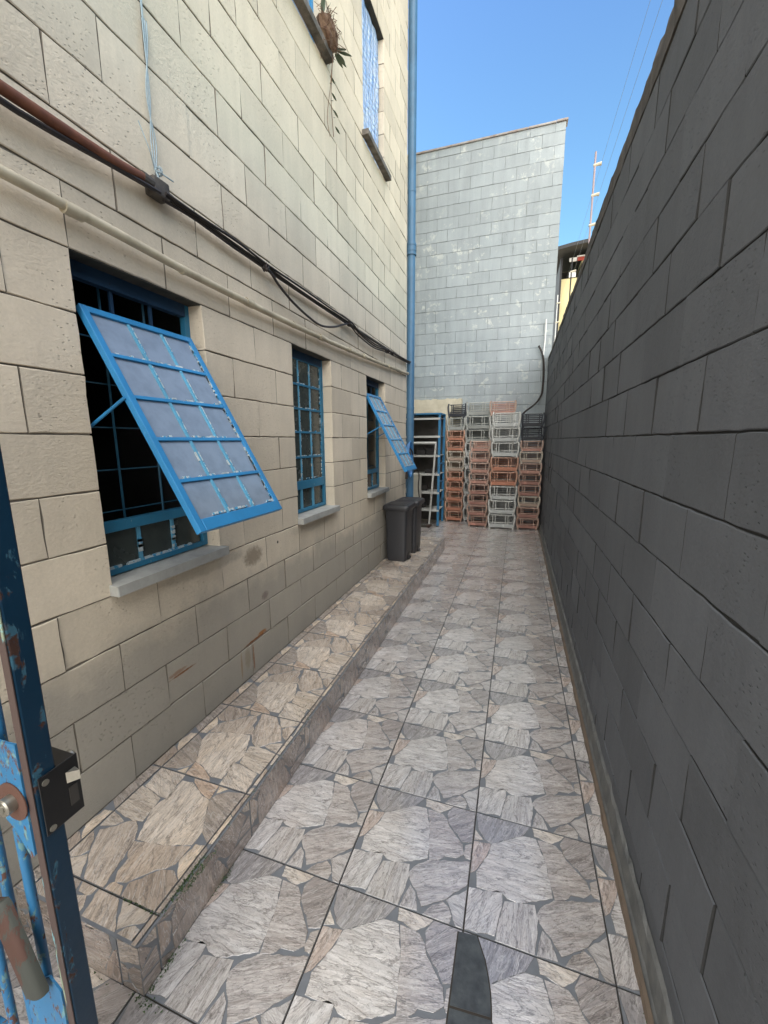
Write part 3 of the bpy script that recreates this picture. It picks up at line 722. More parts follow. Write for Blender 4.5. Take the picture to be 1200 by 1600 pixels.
# ------------------------------------------------------------ paving
TILE = {
 'gray1': [(0.012, 0.993), (0.258, 0.995), (0.487, 0.994), (0.423, 0.893), (0.291, 0.812), (0.166, 0.736), (0.099, 0.752), (0.04, 0.832), (0.015, 0.954)],
 'sliver': [(0.012, 0.811), (0.078, 0.74), (0.012, 0.718)],
 'pink': [(0.006, 0.700), (0.149, 0.722), (0.119, 0.606), (0.071, 0.512), (0.039, 0.452), (0.006, 0.425)],
 'big': [(0.164, 0.721), (0.294, 0.8), (0.419, 0.881), (0.536, 0.885), (0.598, 0.711), (0.632, 0.488), (0.638, 0.427), (0.515, 0.366), (0.389, 0.309), (0.304, 0.321), (0.259, 0.348), (0.162, 0.335), (0.068, 0.332), (0.057, 0.438), (0.135, 0.597)],
 'lowA': [(0.006, 0.302), (0.262, 0.34), (0.263, 0.28), (0.238, 0.153), (0.216, 0.037), (0.135, 0.031), (0.006, 0.012)],
 'lowB': [(0.287, 0.285), (0.368, 0.3), (0.504, 0.328), (0.522, 0.245), (0.515, 0.146), (0.49, 0.012), (0.367, 0.01), (0.230, 0.010), (0.251, 0.151)],
 'right': [(0.65, 0.407), (0.994, 0.505), (0.994, 0.325), (0.98, 0.309), (0.889, 0.225), (0.818, 0.152), (0.673, 0.058), (0.612, 0.155), (0.542, 0.219), (0.522, 0.267), (0.55, 0.319)],
 'tri': [(0.555, 0.171), (0.597, 0.136), (0.642, 0.02), (0.512, 0.010), (0.528, 0.078)],
 'bot1': [(0.822, 0.136), (0.874, 0.107), (0.899, 0.059), (0.891, 0.010), (0.793, 0.008), (0.697, 0.010), (0.754, 0.085)],
 'bot2': [(0.853, 0.157), (0.994, 0.274), (0.994, 0.013), (0.945, 0.012), (0.895, 0.106)],
 'top': [(0.512, 0.992), (0.646, 0.993), (0.775, 0.992), (0.726, 0.937), (0.67, 0.894), (0.597, 0.906), (0.527, 0.916)],
 'mid': [(0.555, 0.889), (0.693, 0.877), (0.741, 0.834), (0.769, 0.772), (0.844, 0.698), (0.91, 0.636), (0.934, 0.558), (0.874, 0.51), (0.776, 0.497), (0.726, 0.444), (0.661, 0.421), (0.641, 0.515), (0.61, 0.714)],
 'gray2': [(0.79, 0.988), (0.994, 0.993), (0.994, 0.691), (0.91, 0.665), (0.833, 0.74), (0.764, 0.815), (0.742, 0.906)],
 'rsm': [(0.942, 0.638), (0.994, 0.672), (0.994, 0.531), (0.953, 0.535), (0.939, 0.557)]}
TONE = {'gray1': (.62, .62, .64), 'sliver': (1.2, 1.15, 1.05), 'pink': (1.0, .88, .80), 'big': (1.15, 1.16, 1.165), 'lowA': (1.06, 1.07, 1.08), 'lowB': (1.0, 1.0, .99), 'right': (.92, .90, .89),
        'tri': (.98, .98, .98), 'bot1': (.86, .83, .80), 'bot2': (.9, .9, .9), 'top': (1.18, 1.12, 1.02), 'mid': (.90, .87, .85), 'gray2': (.66, .63, .62), 'rsm': (.9, .86, .82)}
DIR = {'gray1': 70, 'big': 3, 'lowA': 60, 'lowB': 85, 'right': 24, 'mid': 12, 'gray2': 40, 'pink': 75, 'top': -8, 'bot1': 30, 'bot2': -20, 'tri': 80, 'rsm': 10, 'sliver': 0}
rs = random.Random(11)
def roughen(P):
    out = []
    for (x0, y0), (x1, y1) in zip(P, P[1:]+P[:1]):
        out.append((x0, y0)); L = math.hypot(x1-x0, y1-y0); n = int(L/.035)
        for k in range(1, n):
            t = k/n; e = min(x0, 1-x0, y0, 1-y0, x1, 1-x1, y1, 1-y1)
            a = .0 if (e < .02 and (abs(x0-x1) < .01 or abs(y0-y1) < .012)) else .0035
            out.append((x0+(x1-x0)*t+rs.gauss(0, a), y0+(y1-y0)*t+rs.gauss(0, a)))
    return out
def grow(P, d):
    A2 = sum(a[0]*b[1]-b[0]*a[1] for a, b in zip(P, P[1:]+P[:1])); sg = 1 if A2 > 0 else -1; out = []
    for i, q in enumerate(P):
        a = P[i-1]; b = P[(i+1) % len(P)]
        n1 = (q[1]-a[1], a[0]-q[0]); n2 = (b[1]-q[1], q[0]-b[0])
        l1 = math.hypot(*n1) or 1; l2 = math.hypot(*n2) or 1
        nx, ny = n1[0]/l1+n2[0]/l2, n1[1]/l1+n2[1]/l2; l = math.hypot(nx, ny) or 1
        out.append((min(.995, max(.005, q[0]+sg*d*nx/l)), min(.995, max(.005, q[1]+sg*d*ny/l))))
    return out
TP = {k: roughen(grow(v, .0072)) for k, v in TILE.items()}
def area(P): return .5*sum(a[0]*b[1]-b[0]*a[1] for a, b in zip(P, P[1:]+P[:1]))
for k in TP:
    if area(TP[k]) < 0: TP[k] = TP[k][::-1]
def clip(P, x0, x1, y0, y1):
    for ax, lim, sg in ((0, x0, 1), (0, x1, -1), (1, y0, 1), (1, y1, -1)):
        Q = []
        for a, b in zip(P, P[1:]+P[:1]):
            ia = (a[ax]-lim)*sg >= 0; ib = (b[ax]-lim)*sg >= 0
            if ia: Q.append(a)
            if ia != ib:
                t = (lim-a[ax])/(b[ax]-a[ax]); Q.append((a[0]+(b[0]-a[0])*t, a[1]+(b[1]-a[1])*t))
        P = Q
        if len(P) < 3: return []
    return P
def tile_field(mb, fr, rect, ox, oy, s, rot=0, jw=.0042, hgt=.0009, holes=None, rotf=None):
    x0, x1, y0, y1 = rect; ca, sa = math.cos(R(rot)), math.sin(R(rot))
    for i in range(math.floor((x0-ox)/s), math.ceil((x1-ox)/s)):
        for j in range(math.floor((y0-oy)/s), math.ceil((y1-oy)/s)):
            rr = rotf(i, j) if rotf else rot
            tx, ty = ox+i*s, oy+j*s
            a, b, c, d = max(x0, tx+jw/2), min(x1, tx+s-jw/2), max(y0, ty+jw/2), min(y1, ty+s-jw/2)
            if b-a < .004 or d-c < .004: continue
            dz = random.gauss(0, .00025)
            mb.face([fr(a, c, dz), fr(b, c, dz), fr(b, d, dz), fr(a, d, dz)], 1, tone=(1, 1, 1))
            e = .004
            for q0, q1 in (((a, c), (b, c)), ((b, c), (b, d)), ((b, d), (a, d)), ((a, d), (a, c))):
                mb.face([fr(*q0, dz), fr(*q0, -e), fr(*q1, -e), fr(*q1, dz)], 1)
            tb = random.gauss(1, .035); ts = random.random()*7
            for name, P in TP.items():
                def T(u, v):
                    u -= .5; v -= .5
                    for _ in range(int(rr)//90 % 4): u, v = -v, u
                    return (tx+s*(.5+u), ty+s*(.5+v))
                Q = clip([T(*q) for q in P], a+.0006, b-.0006, c+.0006, d-.0006)
                if len(Q) < 3 or abs(area(Q)) < 1e-5: continue
                cx, cy = sum(q[0] for q in Q)/len(Q), sum(q[1] for q in Q)/len(Q)
                ang = R(DIR[name]+rr); c1, s1 = math.cos(ang), math.sin(ang)
                # the print repeats from tile to tile, so the pattern coordinates do too
                def UV(x, y):
                    lx, ly = x-tx-s/2, y-ty-s/2
                    return (lx*c1+ly*s1+hash(name) % 1*0+ORD[name]*3.1, -lx*s1+ly*c1+ORD[name]*1.7)
                tn = tuple(q*tb for q in TONE[name])
                k = .0011
                def inn(x, y):
                    dx, dy = cx-x, cy-y; l = math.hypot(dx, dy) or 1; return (x+dx/l*k, y+dy/l*k)
                I = [inn(*q) for q in Q]
                mb.face([fr(*q, dz+hgt) for q in I], 0, [UV(*q) for q in I], tn)
                for (q0, q1, r1, r0) in zip(Q, Q[1:]+Q[:1], I[1:]+I[:1], I):
                    mb.face([fr(*q0, dz+.0001), fr(*q1, dz+.0001), fr(*r1, dz+hgt), fr(*r0, dz+hgt)], 0, [UV(*q0), UV(*q1), UV(*r1), UV(*r0)], tuple(x*.30 for x in tn))
ORD = {k: i for i, k in enumerate(TILE)}
S = .4343; OX = CX-.0869; OY = 1.053; XS = .5066; YS0, YS1 = .617, 5.575
fl = MB(); ff = lambda x, y, z: (x, y, z)
fl.box((-1.5, -1.2, -.06), (RX, YB+.1, -.0035), 2)
for rect in ((XS, 1.845, YS0, YB), (-1.5, 1.845, -1.2, YS0), (-1.5, XS, YS1, YB), (-1.5, -.0, YE+.01, YS1)):
    tile_field(fl, ff, rect, OX, OY, S)
fl.build('floor', [M['stone'], M['grout'], M['joint']])['kind'] = 'structure'
# cement repair wedge beside a tile joint
pt = MB(); W_ = [(1.329, 1.044), (1.385, 1.050), (1.400, 1.02), (1.412, .998), (1.424, .96), (1.432, .929), (1.436, .90), (1.438, .876)]
W2 = [(1.438, .870), (1.450, .845), (1.468, .80), (1.485, .74), (1.48, .69), (1.43, .64), (1.325, .63)]
poly = W_+[(1.3285, .866)]; poly2 = [(1.3285, .860)]+W2[:]
for P in (poly, poly2):
    if area(P) < 0: P = P[::-1]
    pt.face([(x, y, .0024) for x, y in P]); n = len(P)
    for a, b in zip(P, P[1:]+P[:1]): pt.face([(a[0], a[1], .0024), (a[0], a[1], -.003), (b[0], b[1], -.003), (b[0], b[1], .0024)])
pt.build('floor_patch', M['patch'])['kind'] = 'structure'
pj = MB()
P = [(x+.004 if x > 1.34 else x-.004, y) for x, y in W_]+[(x+.004, y) for x, y in W2[:-1]]+[(1.322, .626)]
if area(P) < 0: P = P[::-1]
pj.face([(x, y, .0016) for x, y in P]); pj.build('floor_patch_joint', M['joint'])['kind'] = 'structure'

# raised step along the building
sp = MB(); e = .006
sp.box((.0, YS0+e, -.003), (XS-e, YS1-e, ZS-.0035), 2)
def ftop(x, y, z): return (x, y, ZS+z)
SO = .0482; SY = .697; SS = .4285
def rf(i, j): return 90 if (i*3+j*7) % 5 else 270
tile_field(sp, ftop, (.001, SO-.002, YS0, YS1), SO-SS, SY, SS, rotf=lambda i, j: 270)
tile_field(sp, ftop, (SO, XS-.012, YS0, YS1), SO, SY, SS, rotf=rf)
# edge tiles standing vertical; they reach the top and show a thin rim there
def frz(y, z, n): return (XS+n, y, z)
sp2 = MB()
tile_field(sp, lambda a, b, n: (XS+n, a, b), (YS0, YS1, .001, ZS+.001), SY-.02, -.17, SS, hgt=.0009, rotf=lambda i, j: 0 if j % 2 else 90)
tile_field(sp, lambda a, b, n: (a, YS0-n, b), (0.0, XS, .001, ZS+.001), SO-.05, -.12, SS, rotf=lambda i, j: 180)
tile_field(sp, lambda a, b, n: (XS-a, YS1+n, b), (0.0, XS, .001, ZS+.001), SO-.05, -.12, SS, rotf=lambda i, j: 180)
for (a, b) in ((YS0, YS1),):
    y = a
    while y < b-.001:
        y2 = min(SY+SS*math.ceil((y-SY+.001)/SS), b)
        sp.box((XS-.0085, y+.0015, .01), (XS-.0012, y2-.0015, ZS+.0008), 1); y = y2
sp.box((.0, YS0+.0012, .01), (XS-.01, YS0+.0085, ZS+.0008), 1); sp.box((.0, YS1-.0085, .01), (XS-.01, YS1-.0012, ZS+.0008), 1)
stp = sp.build('step', [M['stone_warm'], M['grout'], M['joint']]); stp['kind'] = 'structure'
# riser tiles browner than the tread: same print, darker colours
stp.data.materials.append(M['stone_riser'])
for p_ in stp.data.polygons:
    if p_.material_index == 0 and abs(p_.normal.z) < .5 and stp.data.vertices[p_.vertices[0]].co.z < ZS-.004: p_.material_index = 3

ms = MB(); rm = random.Random(5)
def mossat(x, y, z, n, sx, sy, sz):
    for i in range(n):
        c0 = Vector((x+rm.gauss(0, sx), y+rm.gauss(0, sy), z+abs(rm.gauss(0, sz)))); r_ = rm.uniform(.0015, .004)
        d = Vector((rm.gauss(0, 1), rm.gauss(0, 1), rm.uniform(.2, 1.5))).normalized(); s_ = d.cross(Vector((rm.random(), rm.random(), rm.random()))).normalized()
        ms.face([c0-s_*r_*.6, c0+d*r_*.7-s_*r_*.1+s_*r_, c0+d*r_*2.2])
mossat(XS-.006, .80, ZS, 220, .004, .045, .002); mossat(XS+.006, .83, ZS-.02, 160, .002, .04, .012); mossat(XS+.008, .70, .002, 90, .005, .03, .002); mossat(XS+.007, .93, .002, 90, .004, .03, .002)
mossat(.42, SY, ZS, 60, .05, .002, .001); mossat(XS+.02, YS0-.01, .001, 70, .03, .006, .001); mossat(.30, YS0-.008, .001, 50, .12, .005, .001); mossat(XS-.004, .64, .001, 60, .01, .01, .001)
mossat(XS-.05, 1.62, ZS, 120, .03, .06, .0); mossat(XS-.006, 1.35, ZS, 60, .003, .2, .001)
mossat(RX-.042, 1.6, .001, 120, .003, .5, .001)
tag(ms.build('moss', M['moss']), 'green moss growing along the edge of the tiled step', 'moss', kind='stuff')

# surroundings: ground beyond the walls
g = MB(); g.face([(-150, -150, -.07), (150, -150, -.07), (150, 150, -.07), (-150, 150, -.07)])
g.build('ground', M['earth'])['kind'] = 'structure'

# ------------------------------------------------------------ gate
gt = empty('metal_gate', (.3, .43, .02), label='blue painted steel gate with peeling rusty edges standing at the left foreground', cat='gate')
GY0, GY1 = .409, .450; GX1 = .600; GX0 = .580
f = MB(); f.box((GX0+.001, GY0+.001, .03), (GX1, GY1, 2.2), bev=.003); f.build('stile', M['gate'], gt)
f = MB(); f.box((GX0, GY0-.0022, .03), (GX1-.001, GY0+.0005, 2.2), bev=.0008); f.build('stile_edge', M['gate_rust'], gt)
f = MB(); f.box((-.0+.01, GY0+.003, .03), (.045, GY1-.003, 2.2), bev=.003); f.build('stile', M['gate_light'], gt)
for z in (.035, 2.16):
    f = MB(); f.box((.046, GY0+.006, z), (GX0-.001, GY1-.006, z+.04), bev=.002); f.build('rail', M['gate_light'], gt)
for xb in (.487, .402, .315, .228, .140):
    f = MB(); f.tube([(xb, .43, .076), (xb, .43, 2.159)], .0092, 14); f.build('bar', M['gate_light'] if xb > .3 else M['gate'], gt, smooth=True)
f = MB()   # welded lock plate with rounded foot
prof = [(.43, .985), (.579, .995), (.579, .752), (.568, .742), (.552, .765), (.53, .80), (.505, .815), (.47, .82), (.43, .84)]
for y, rev in ((GY0-.001, False), (GY0-.005, True)):
    q = [(x, y, z) for x, z in prof]; f.face(q if rev else q[::-1])
for a, b in zip(prof, prof[1:]+prof[:1]): f.face([(a[0], GY0-.001, a[1]), (a[0], GY0-.005, a[1]), (b[0], GY0-.005, b[1]), (b[0], GY0-.001, b[1])])
pl_ = f.build('lock_plate', M['gate_light'], gt)
f = MB(); f.tube([(.545, GY0-.0055, .865), (.545, GY0-.0075, .865)], .040, 24); f.build('escutcheon', M['rust_plain'], pl_)
f = MB(); f.tube([(.545, GY0-.007, .865), (.545, GY0-.022, .865)], .017, 24); f.tube([(.545, GY0-.022, .865), (.545, GY0-.025, .865)], [.017, .015], 24); f.tube([(.545, GY0-.025, .865), (.545, GY0-.0265, .865)], .009, 16)
f.build('lock_cylinder', M['steel'], pl_, smooth=True)
# rim lock
lb = MB(); lb.box((.500, GY1+.001, .792), (GX1+.0, GY1+.036, .915), bev=.002)
lk = lb.build('lock_case', M['black_metal'], gt)
f = MB(); f.box((GX1+.0005, .4165, .790), (GX1+.004, GY1+.037, .917), bev=.0012); f.build('face_plate', M['black_metal'], lk)
f = MB(); V = [(GX1+.004, .462, .868), (GX1+.004, .462, .892), (GX1+.004, .480, .892), (GX1+.004, .480, .868), (GX1+.020, .478, .870), (GX1+.020, .478, .890)]
f.raw(V, [(0, 1, 5, 4), (1, 2, 5), (0, 4, 3), (2, 3, 4, 5)]); f.build('latch_bolt', M['steel'], lk)
f = MB(); f.box((GX1+.0041, .463, .815), (GX1+.0055, .479, .856)); f.build('bolt_slot', mat_simple('dull_grey_bolt', (.05, .045, .04), .5), lk)
for z in (.800, .902):
    f = MB(); f.tube([(GX1+.004, .427, z), (GX1+.0058, .427, z)], .0062, 16); f.build('screw', M['steel'], lk, smooth=True)
f = MB(); f.tube([(.56, GY1+.036, .885), (.56, GY1+.052, .885)], .016, 20); f.tube([(.56, GY1+.052, .885), (.56, GY1+.056, .885)], [.016, .012], 20); f.build('cylinder_knob', M['steel'], lk, smooth=True)
# lower welded plate and rusty hasp housing
f = MB(); prof = [(.579, .41), (.548, .435), (.505, .40), (.475, .36), (.455, .30), (.455, .13), (.579, .05)]
for y, rev in ((GY0-.001, False), (GY0-.005, True)):
    q = [(x, y, z) for x, z in prof]; f.face(q[::-1] if rev else q)
for a, b in zip(prof, prof[1:]+prof[:1]): f.face([(b[0], GY0-.001, b[1]), (b[0], GY0-.005, b[1]), (a[0], GY0-.005, a[1]), (a[0], GY0-.001, a[1])])
f.build('foot_plate', M['gate_light'], gt)
f = MB(); V = []
ax = [Vector((.445, .398, .60)), Vector((.535, .392, .405))]
d = (ax[1]-ax[0]).normalized(); s1 = d.cross(Vector((0, 1, 0))).normalized(); s2 = Vector((0, -1, 0))
for p_ in (ax[0], ax[0]+d*.01, ax[1]-d*.01, ax[1]):
    sc = .8 if p_ in (ax[0], ax[1]) else 1
    for k in range(12):
        t = math.pi*k/11; V.append(p_+s1*math.cos(t)*.032*sc+s2*(math.sin(t)**.6*.022*sc-.004))
f.raw(V, [(i*12+k, i*12+(k+1) % 12, (i+1)*12+(k+1) % 12, (i+1)*12+k) for i in range(3) for k in range(12)]+[tuple(range(12))[::-1], tuple(range(36, 48))])
hs = f.build('hasp_housing', M['rust'], gt, smooth=True)

# ------------------------------------------------------------ bins
def bin_(x, y, z, label):
    r = empty('waste_bin', (x+.13, y+.16, z), label=label, cat='waste bin', group='dark pedal bins on the tiled step')
    def ring(x0, x1, y0, y1, z_, rad=.03, n=4):
        out = []
        for cx, cy, a0 in ((x1-rad, y1-rad, 0), (x0+rad, y1-rad, 90), (x0+rad, y0+rad, 180), (x1-rad, y0+rad, 270)):
            for k in range(n+1):
                t = R(a0+90*k/n); out.append((x+cx+rad*math.cos(t), y+cy+rad*math.sin(t), z+z_))
        return out
    def loft(mb, rings, cap0=True, cap1=True):
        V = [p for q in rings for p in q]; n = len(rings[0])
        F = [(i*n+k, i*n+(k+1) % n, (i+1)*n+(k+1) % n, (i+1)*n+k) for i in range(len(rings)-1) for k in range(n)]
        if cap0: F.append(tuple(range(n))[::-1])
        if cap1: F.append(tuple((len(rings)-1)*n+k for k in range(n)))
        mb.raw(V, F)
    b = MB(); D = .31
    loft(b, [ring(.022, .236, .015, D-.02, .002), ring(.016, .243, .008, D-.01, .055), ring(.012, .246, .005, D-.008, .075), ring(.012, .246, .005, D-.008, .079), ring(.004, .256, .0, D, .56), ring(.0, .262, -.003, D+.003, .60)])
    b.build('body', M['bin'], r, smooth=True)
    b = MB(); loft(b, [ring(-.018, .280, -.02, D+.02, .598, .04), ring(-.026, .290, -.028, D+.028, .612, .045), ring(-.026, .290, -.028, D+.028, .640, .045), ring(-.016, .280, -.018, D+.018, .655, .04), ring(.018, .246, .018, D-.018, .664, .03), ring(.024, .240, .024, D-.024, .660, .03), ring(.05, .215, .05, D-.05, .660, .02)])
    b.build('lid', M['bin'], r, smooth=True)
    b = MB(); b.box((x+.2435, y+.10, z+.004), (x+.252, y+.20, z+.085)); b.build('pedal_recess', M['black_metal'], r)
    b = MB(); b.box((x+.235, y+.105, z+.012), (x+.268, y+.195, z+.028), bev=.004); b.build('pedal', M['bin'], r)
    return r
bin_(.03, 4.27, ZS, 'charcoal plastic pedal bin on the step, nearer of the two bins')
bin_(.055, 4.64, ZS, 'charcoal plastic pedal bin on the step, half hidden behind the nearer bin')

# ------------------------------------------------------------ shelving
sh = empty('shelving_unit', (-.16, 7.35, 0), label='blue steel shelving unit with white shelf edges past the building corner', cat='shelving')
X0, X1, Y0, Y1, H = -.62, .135, 7.10, 7.60, 1.99
for xx, yy in ((X0, Y0), (X1-.04, Y0), (X0, Y1-.04), (X1-.04, Y1-.04)):
    f = MB(); f.box((xx, yy, 0.01), (xx+.04, yy+.004, H)); f.box((xx+(.036 if xx > -.3 else 0), yy+.004, 0.01), (xx+(.04 if xx > -.3 else .004), yy+.04, H))
    for k in range(0, 60):
        zz = .05+k*.033
        f.tube([(xx+.018, yy-.0006, zz), (xx+.018, yy+.0, zz)], .005, 6)
    f.build('post', M['shelf_blue'], sh)
for z in (.30, .62, .95, 1.28, 1.62, 1.93):
    f = MB(); f.box((X0+.005, Y0+.006, z), (X1-.006, Y1-.045, z+.004)); f.box((X0+.005, Y0-.003, z-.028), (X1-.006, Y0-.001, z+.006)); f.build('shelf', M['white_metal'], sh)
f = MB(); f.box((X0, Y1+.002, .02), (X1, Y1+.006, H)); f.build('back_panel', M['shelf_back'], sh)
f = MB(); f.box((X0-.01, Y0-.01, H+.001), (X1+.004, Y1+.01, H+.028)); f.build('top_panel', M['shelf_blue'], sh)
for z in (.45, .8, 1.12):
    f = MB(); f.box((X1-.0025, Y0+.03, z), (X1+.001, Y1-.03, z+.03)); f.build('side_brace', M['shelf_blue'], sh)
f = MB(); rr = random.Random(9)
for z, n in ((.305, 3), (.625, 4), (.955, 4), (1.285, 3)):
    for k in range(n):
        a = rr.uniform(X0+.03, X1-.25); l = rr.uniform(.1, .2); h_ = rr.uniform(.06, .2); y = rr.uniform(7.2, 7.3)
        o = MB(); o.box((a, y, z+.004*0+.0005+0), (a+l, y+rr.uniform(.1, .18), z+h_), bev=.01)
        lab = {0: 'dark dusty box stored on a lower shelf of the blue shelving'}
        tag(o.build('storage_box', M['pile'], loc=(a, y, z)), 'dark dusty box in the shade of the blue steel shelving', 'box', 'dark boxes stored on the shelving')
f = MB(); f.tube([(-.62, 6.98, 1.50), (.085, 7.0, 1.50)], .022, 8); f.tube([(.075, 7.0, 1.49), (-.02, 6.98, .06)], .017, 8); f.tube([(-.55, 6.98, 1.49), (-.58, 6.98, .06)], .017, 8)
tag(f.build('leaning_rack', M['white_metal'], loc=(-.3, 7, .05)), 'chipped white tubular frame leaning against the blue shelving', 'frame')
f = MB(); f.box((-.62, 6.93, .002), (.0, 7.085, .02), bev=.003); f.box((-.62, 6.92, .021), (.0, 6.95, .045), bev=.003); f.box((-.02, 6.94, .021), (.01, 7.08, .04), bev=.003)
tag(f.build('rusty_tray', M['rust'], loc=(-.3, 7, 0)), 'rusty brown metal tray on the floor in front of the shelving', 'tray')
f = MB(); f.box((-.16, 6.2, .002), (-.02, 6.34, 1.02), bev=.005)
tag(f.build('plaster_post', mat_simple('pale_post', (.36, .35, .30), .9, nscale=10, bump=.3), loc=(-.09, 6.27, 0)), 'short pale plastered post standing just behind the drainpipe', 'post')
# hose coil hung by the pipe and black lead below it
hz = MB()
for k in range(4):
    r_ = .15+.012*k
    hz.tube([(.07+.012*k, 5.12+r_*.55*math.sin(t), 1.30+r_*1.25*math.cos(t)) for t in [j*2*math.pi/28 for j in range(29)]], .008, 7)
hz.tube([(.0, 5.12, 1.46), (.12, 5.12, 1.47)], .006, 6)
tag(hz.build('garden_hose', mat_simple('blue_hose', (.03, .16, .40), .4), smooth=True, loc=(.05, 5.12, 1.3)), 'coiled blue hose hanging on the wall beside the drainpipe', 'hose')
hz = MB(); hz.tube(smooth_path([(.06, 5.15, 1.46), (.11, 5.2, 1.40), (.10, 5.28, 1.25), (.15, 5.42, 1.10), (.14, 5.44, .9), (.16, 5.45, .72)]), .009, 7); hz.tube(smooth_path([(.06, 5.14, 1.46), (.10, 5.10, 1.38), (.08, 5.08, 1.2), (.07, 5.06, 1.05)]), .018, 7)
tag(hz.build('black_lead', M['black_rubber'], smooth=True, loc=(.06, 5.15, 1.46)), 'black cable dropping from the hose hook beside the drainpipe', 'cable')

# ------------------------------------------------------------ stacked chairs
PROTO = {}
def chair_meshes(W, D, Hh):
    """parts of one nested chair, local coordinates; x 0..W, y 0..D, z 0..Hh pitch"""
    key = (W, D, Hh)
    if key in PROTO: return PROTO[key]
    parts = {}
    def mk(name, mb, slot): 
        o = mb.build(name, CM['orange'][slot], smooth=False); me = o.data; bpy.data.objects.remove(o); return me
    for side in (0, 1):
        m = MB(); x = .0 if side == 0 else W; s = 1 if side == 0 else -1
        pts = [(x+s*.020, .012, -.012), (x+s*.016, .010, .02), (x-s*.002, .008, Hh*.45), (x-s*.006, .010, Hh*.8), (x+s*.006, .016, Hh*1.02)]
        m.tube(smooth_path(pts, 3), .0155, 6); m.tube([(x+s*.016, .014, .0), (x+s*.004, D*.55, Hh*.42)], .009, 5)
        parts['leg%d' % side] = ('leg', mk('leg', m, 1), 1)
        m = MB(); m.tube(smooth_path([(x+s*.022, D-.01, -.012), (x+s*.012, D-.02, Hh*.5), (x+s*.012, D-.03, Hh*1.0)], 3), .010, 6)
        parts['rleg%d' % side] = ('leg', mk('leg', m, 1), 1)
    m = MB(); m.box((.016, .004, .012), (W-.016, .022, .012+Hh*.25), bev=.004)
    for k in range(5):
        y = .04+k*(D-.08)/5; m.box((.02, y, Hh*.20-.004), (W-.02, y+(D-.08)/5-.018, Hh*.20+.010))
    parts['seat'] = ('seat', mk('seat', m, 0), 0)
    m = MB()
    for k, z in enumerate((.42, .56, .70, .84)): m.box((.02, D*.78, Hh*z), (W-.02, D*.78+.012, Hh*z+Hh*.08))
    parts['backrest'] = ('backrest', mk('backrest', m, 0), 0)
    m = MB()
    m.tube([(.028, .020, Hh*.93), (W-.028, .020, Hh*.93)], .010, 5); m.tube([(.02, .026, Hh*.38), (W-.02, .026, Hh*.42)], .007, 5)
    for fx in (.16, .26, .66, .76) if W > .4 else (.18, .28, .80): m.tube([(W*fx, .028, Hh*.26), (W*fx, .022, Hh*.94)], .0085, 5)
    parts['stretcher'] = ('stretcher', mk('stretcher', m, 1), 1)
    PROTO[key] = parts; return parts
ORDN = ['lowest', 'second', 'third', 'fourth', 'fifth', 'sixth', 'seventh', 'eighth', 'ninth', 'tenth', 'eleventh', 'twelfth']
rc = random.Random(21)
def stack(x0, x1, y, D, seq, pitch, where, group):
    z = .014; W = x1-x0
    n = len(seq)
    for k, colr in enumerate(seq):
        pz = pitch if not isinstance(pitch, (list, tuple)) else pitch[k]
        parts = chair_meshes(round(W, 3), D, round(pz, 3))
        nm = {'orange': 'terracotta orange', 'brown': 'pinkish brown', 'pink': 'pale salmon pink', 'white': 'greyish white', 'grey': 'weathered grey', 'black': 'dark navy', 'tan': 'faded tan'}[colr]
        pos_ = 'topmost' if k == n-1 else ('lowest' if k == 0 else ORDN[k]+' up')
        r = empty('stacking_chair', (x0+rc.gauss(0, .004), y+rc.gauss(0, .006)+.004*k, z), label='%s chair, %s in %s' % (nm, pos_, where), cat='chair', group=group)
        r.rotation_euler.z = rc.gauss(0, .012)
        for key, (nme, me, slot) in parts.items():
            o = bpy.data.objects.new(nme, me); COL.objects.link(o); o.parent = r
            o.material_slots[0].link = 'OBJECT'; o.material_slots[0].material = CM[colr][slot]
        z += pz
stack(.165, .475, 7.62, .40, ['orange', 'orange', 'orange', 'orange', 'orange', 'tan', 'tan', 'orange', 'orange', 'grey', 'black'], [.19]*9+[.24, .24], 'the narrow stack beside the shelving', 'stacked chairs beside the shelving')
stack(.50, .93, 7.72, .42, ['white']*6+['grey', 'grey', 'grey'], .247, 'the tall pale stack behind the brown one', 'tall pale chair stack')
stack(.64, .965, 7.26, .40, ['brown', 'brown', 'brown', 'brown', 'pink', 'pink', 'pink', 'pink'], .19, 'the short brown stack in front', 'short brown chair stack')
stack(1.01, 1.44, 7.20, .42, ['white', 'white', 'white', 'orange', 'orange', 'white', 'white', 'white'], .249, 'the wide white and orange stack', 'wide white and orange chair stack')
stack(.93, 1.36, 7.70, .42, ['white']*8+['pink'], .247, 'the rear stack behind the wide white one', 'rear white chair stack')
stack(1.485, 1.825, 7.28, .40, ['brown', 'brown', 'tan', 'brown', 'brown', 'pink', 'tan', 'pink', 'black', 'black'], [.19]*8+[.225, .225], 'the stack against the charcoal wall', 'chair stack against the charcoal wall')

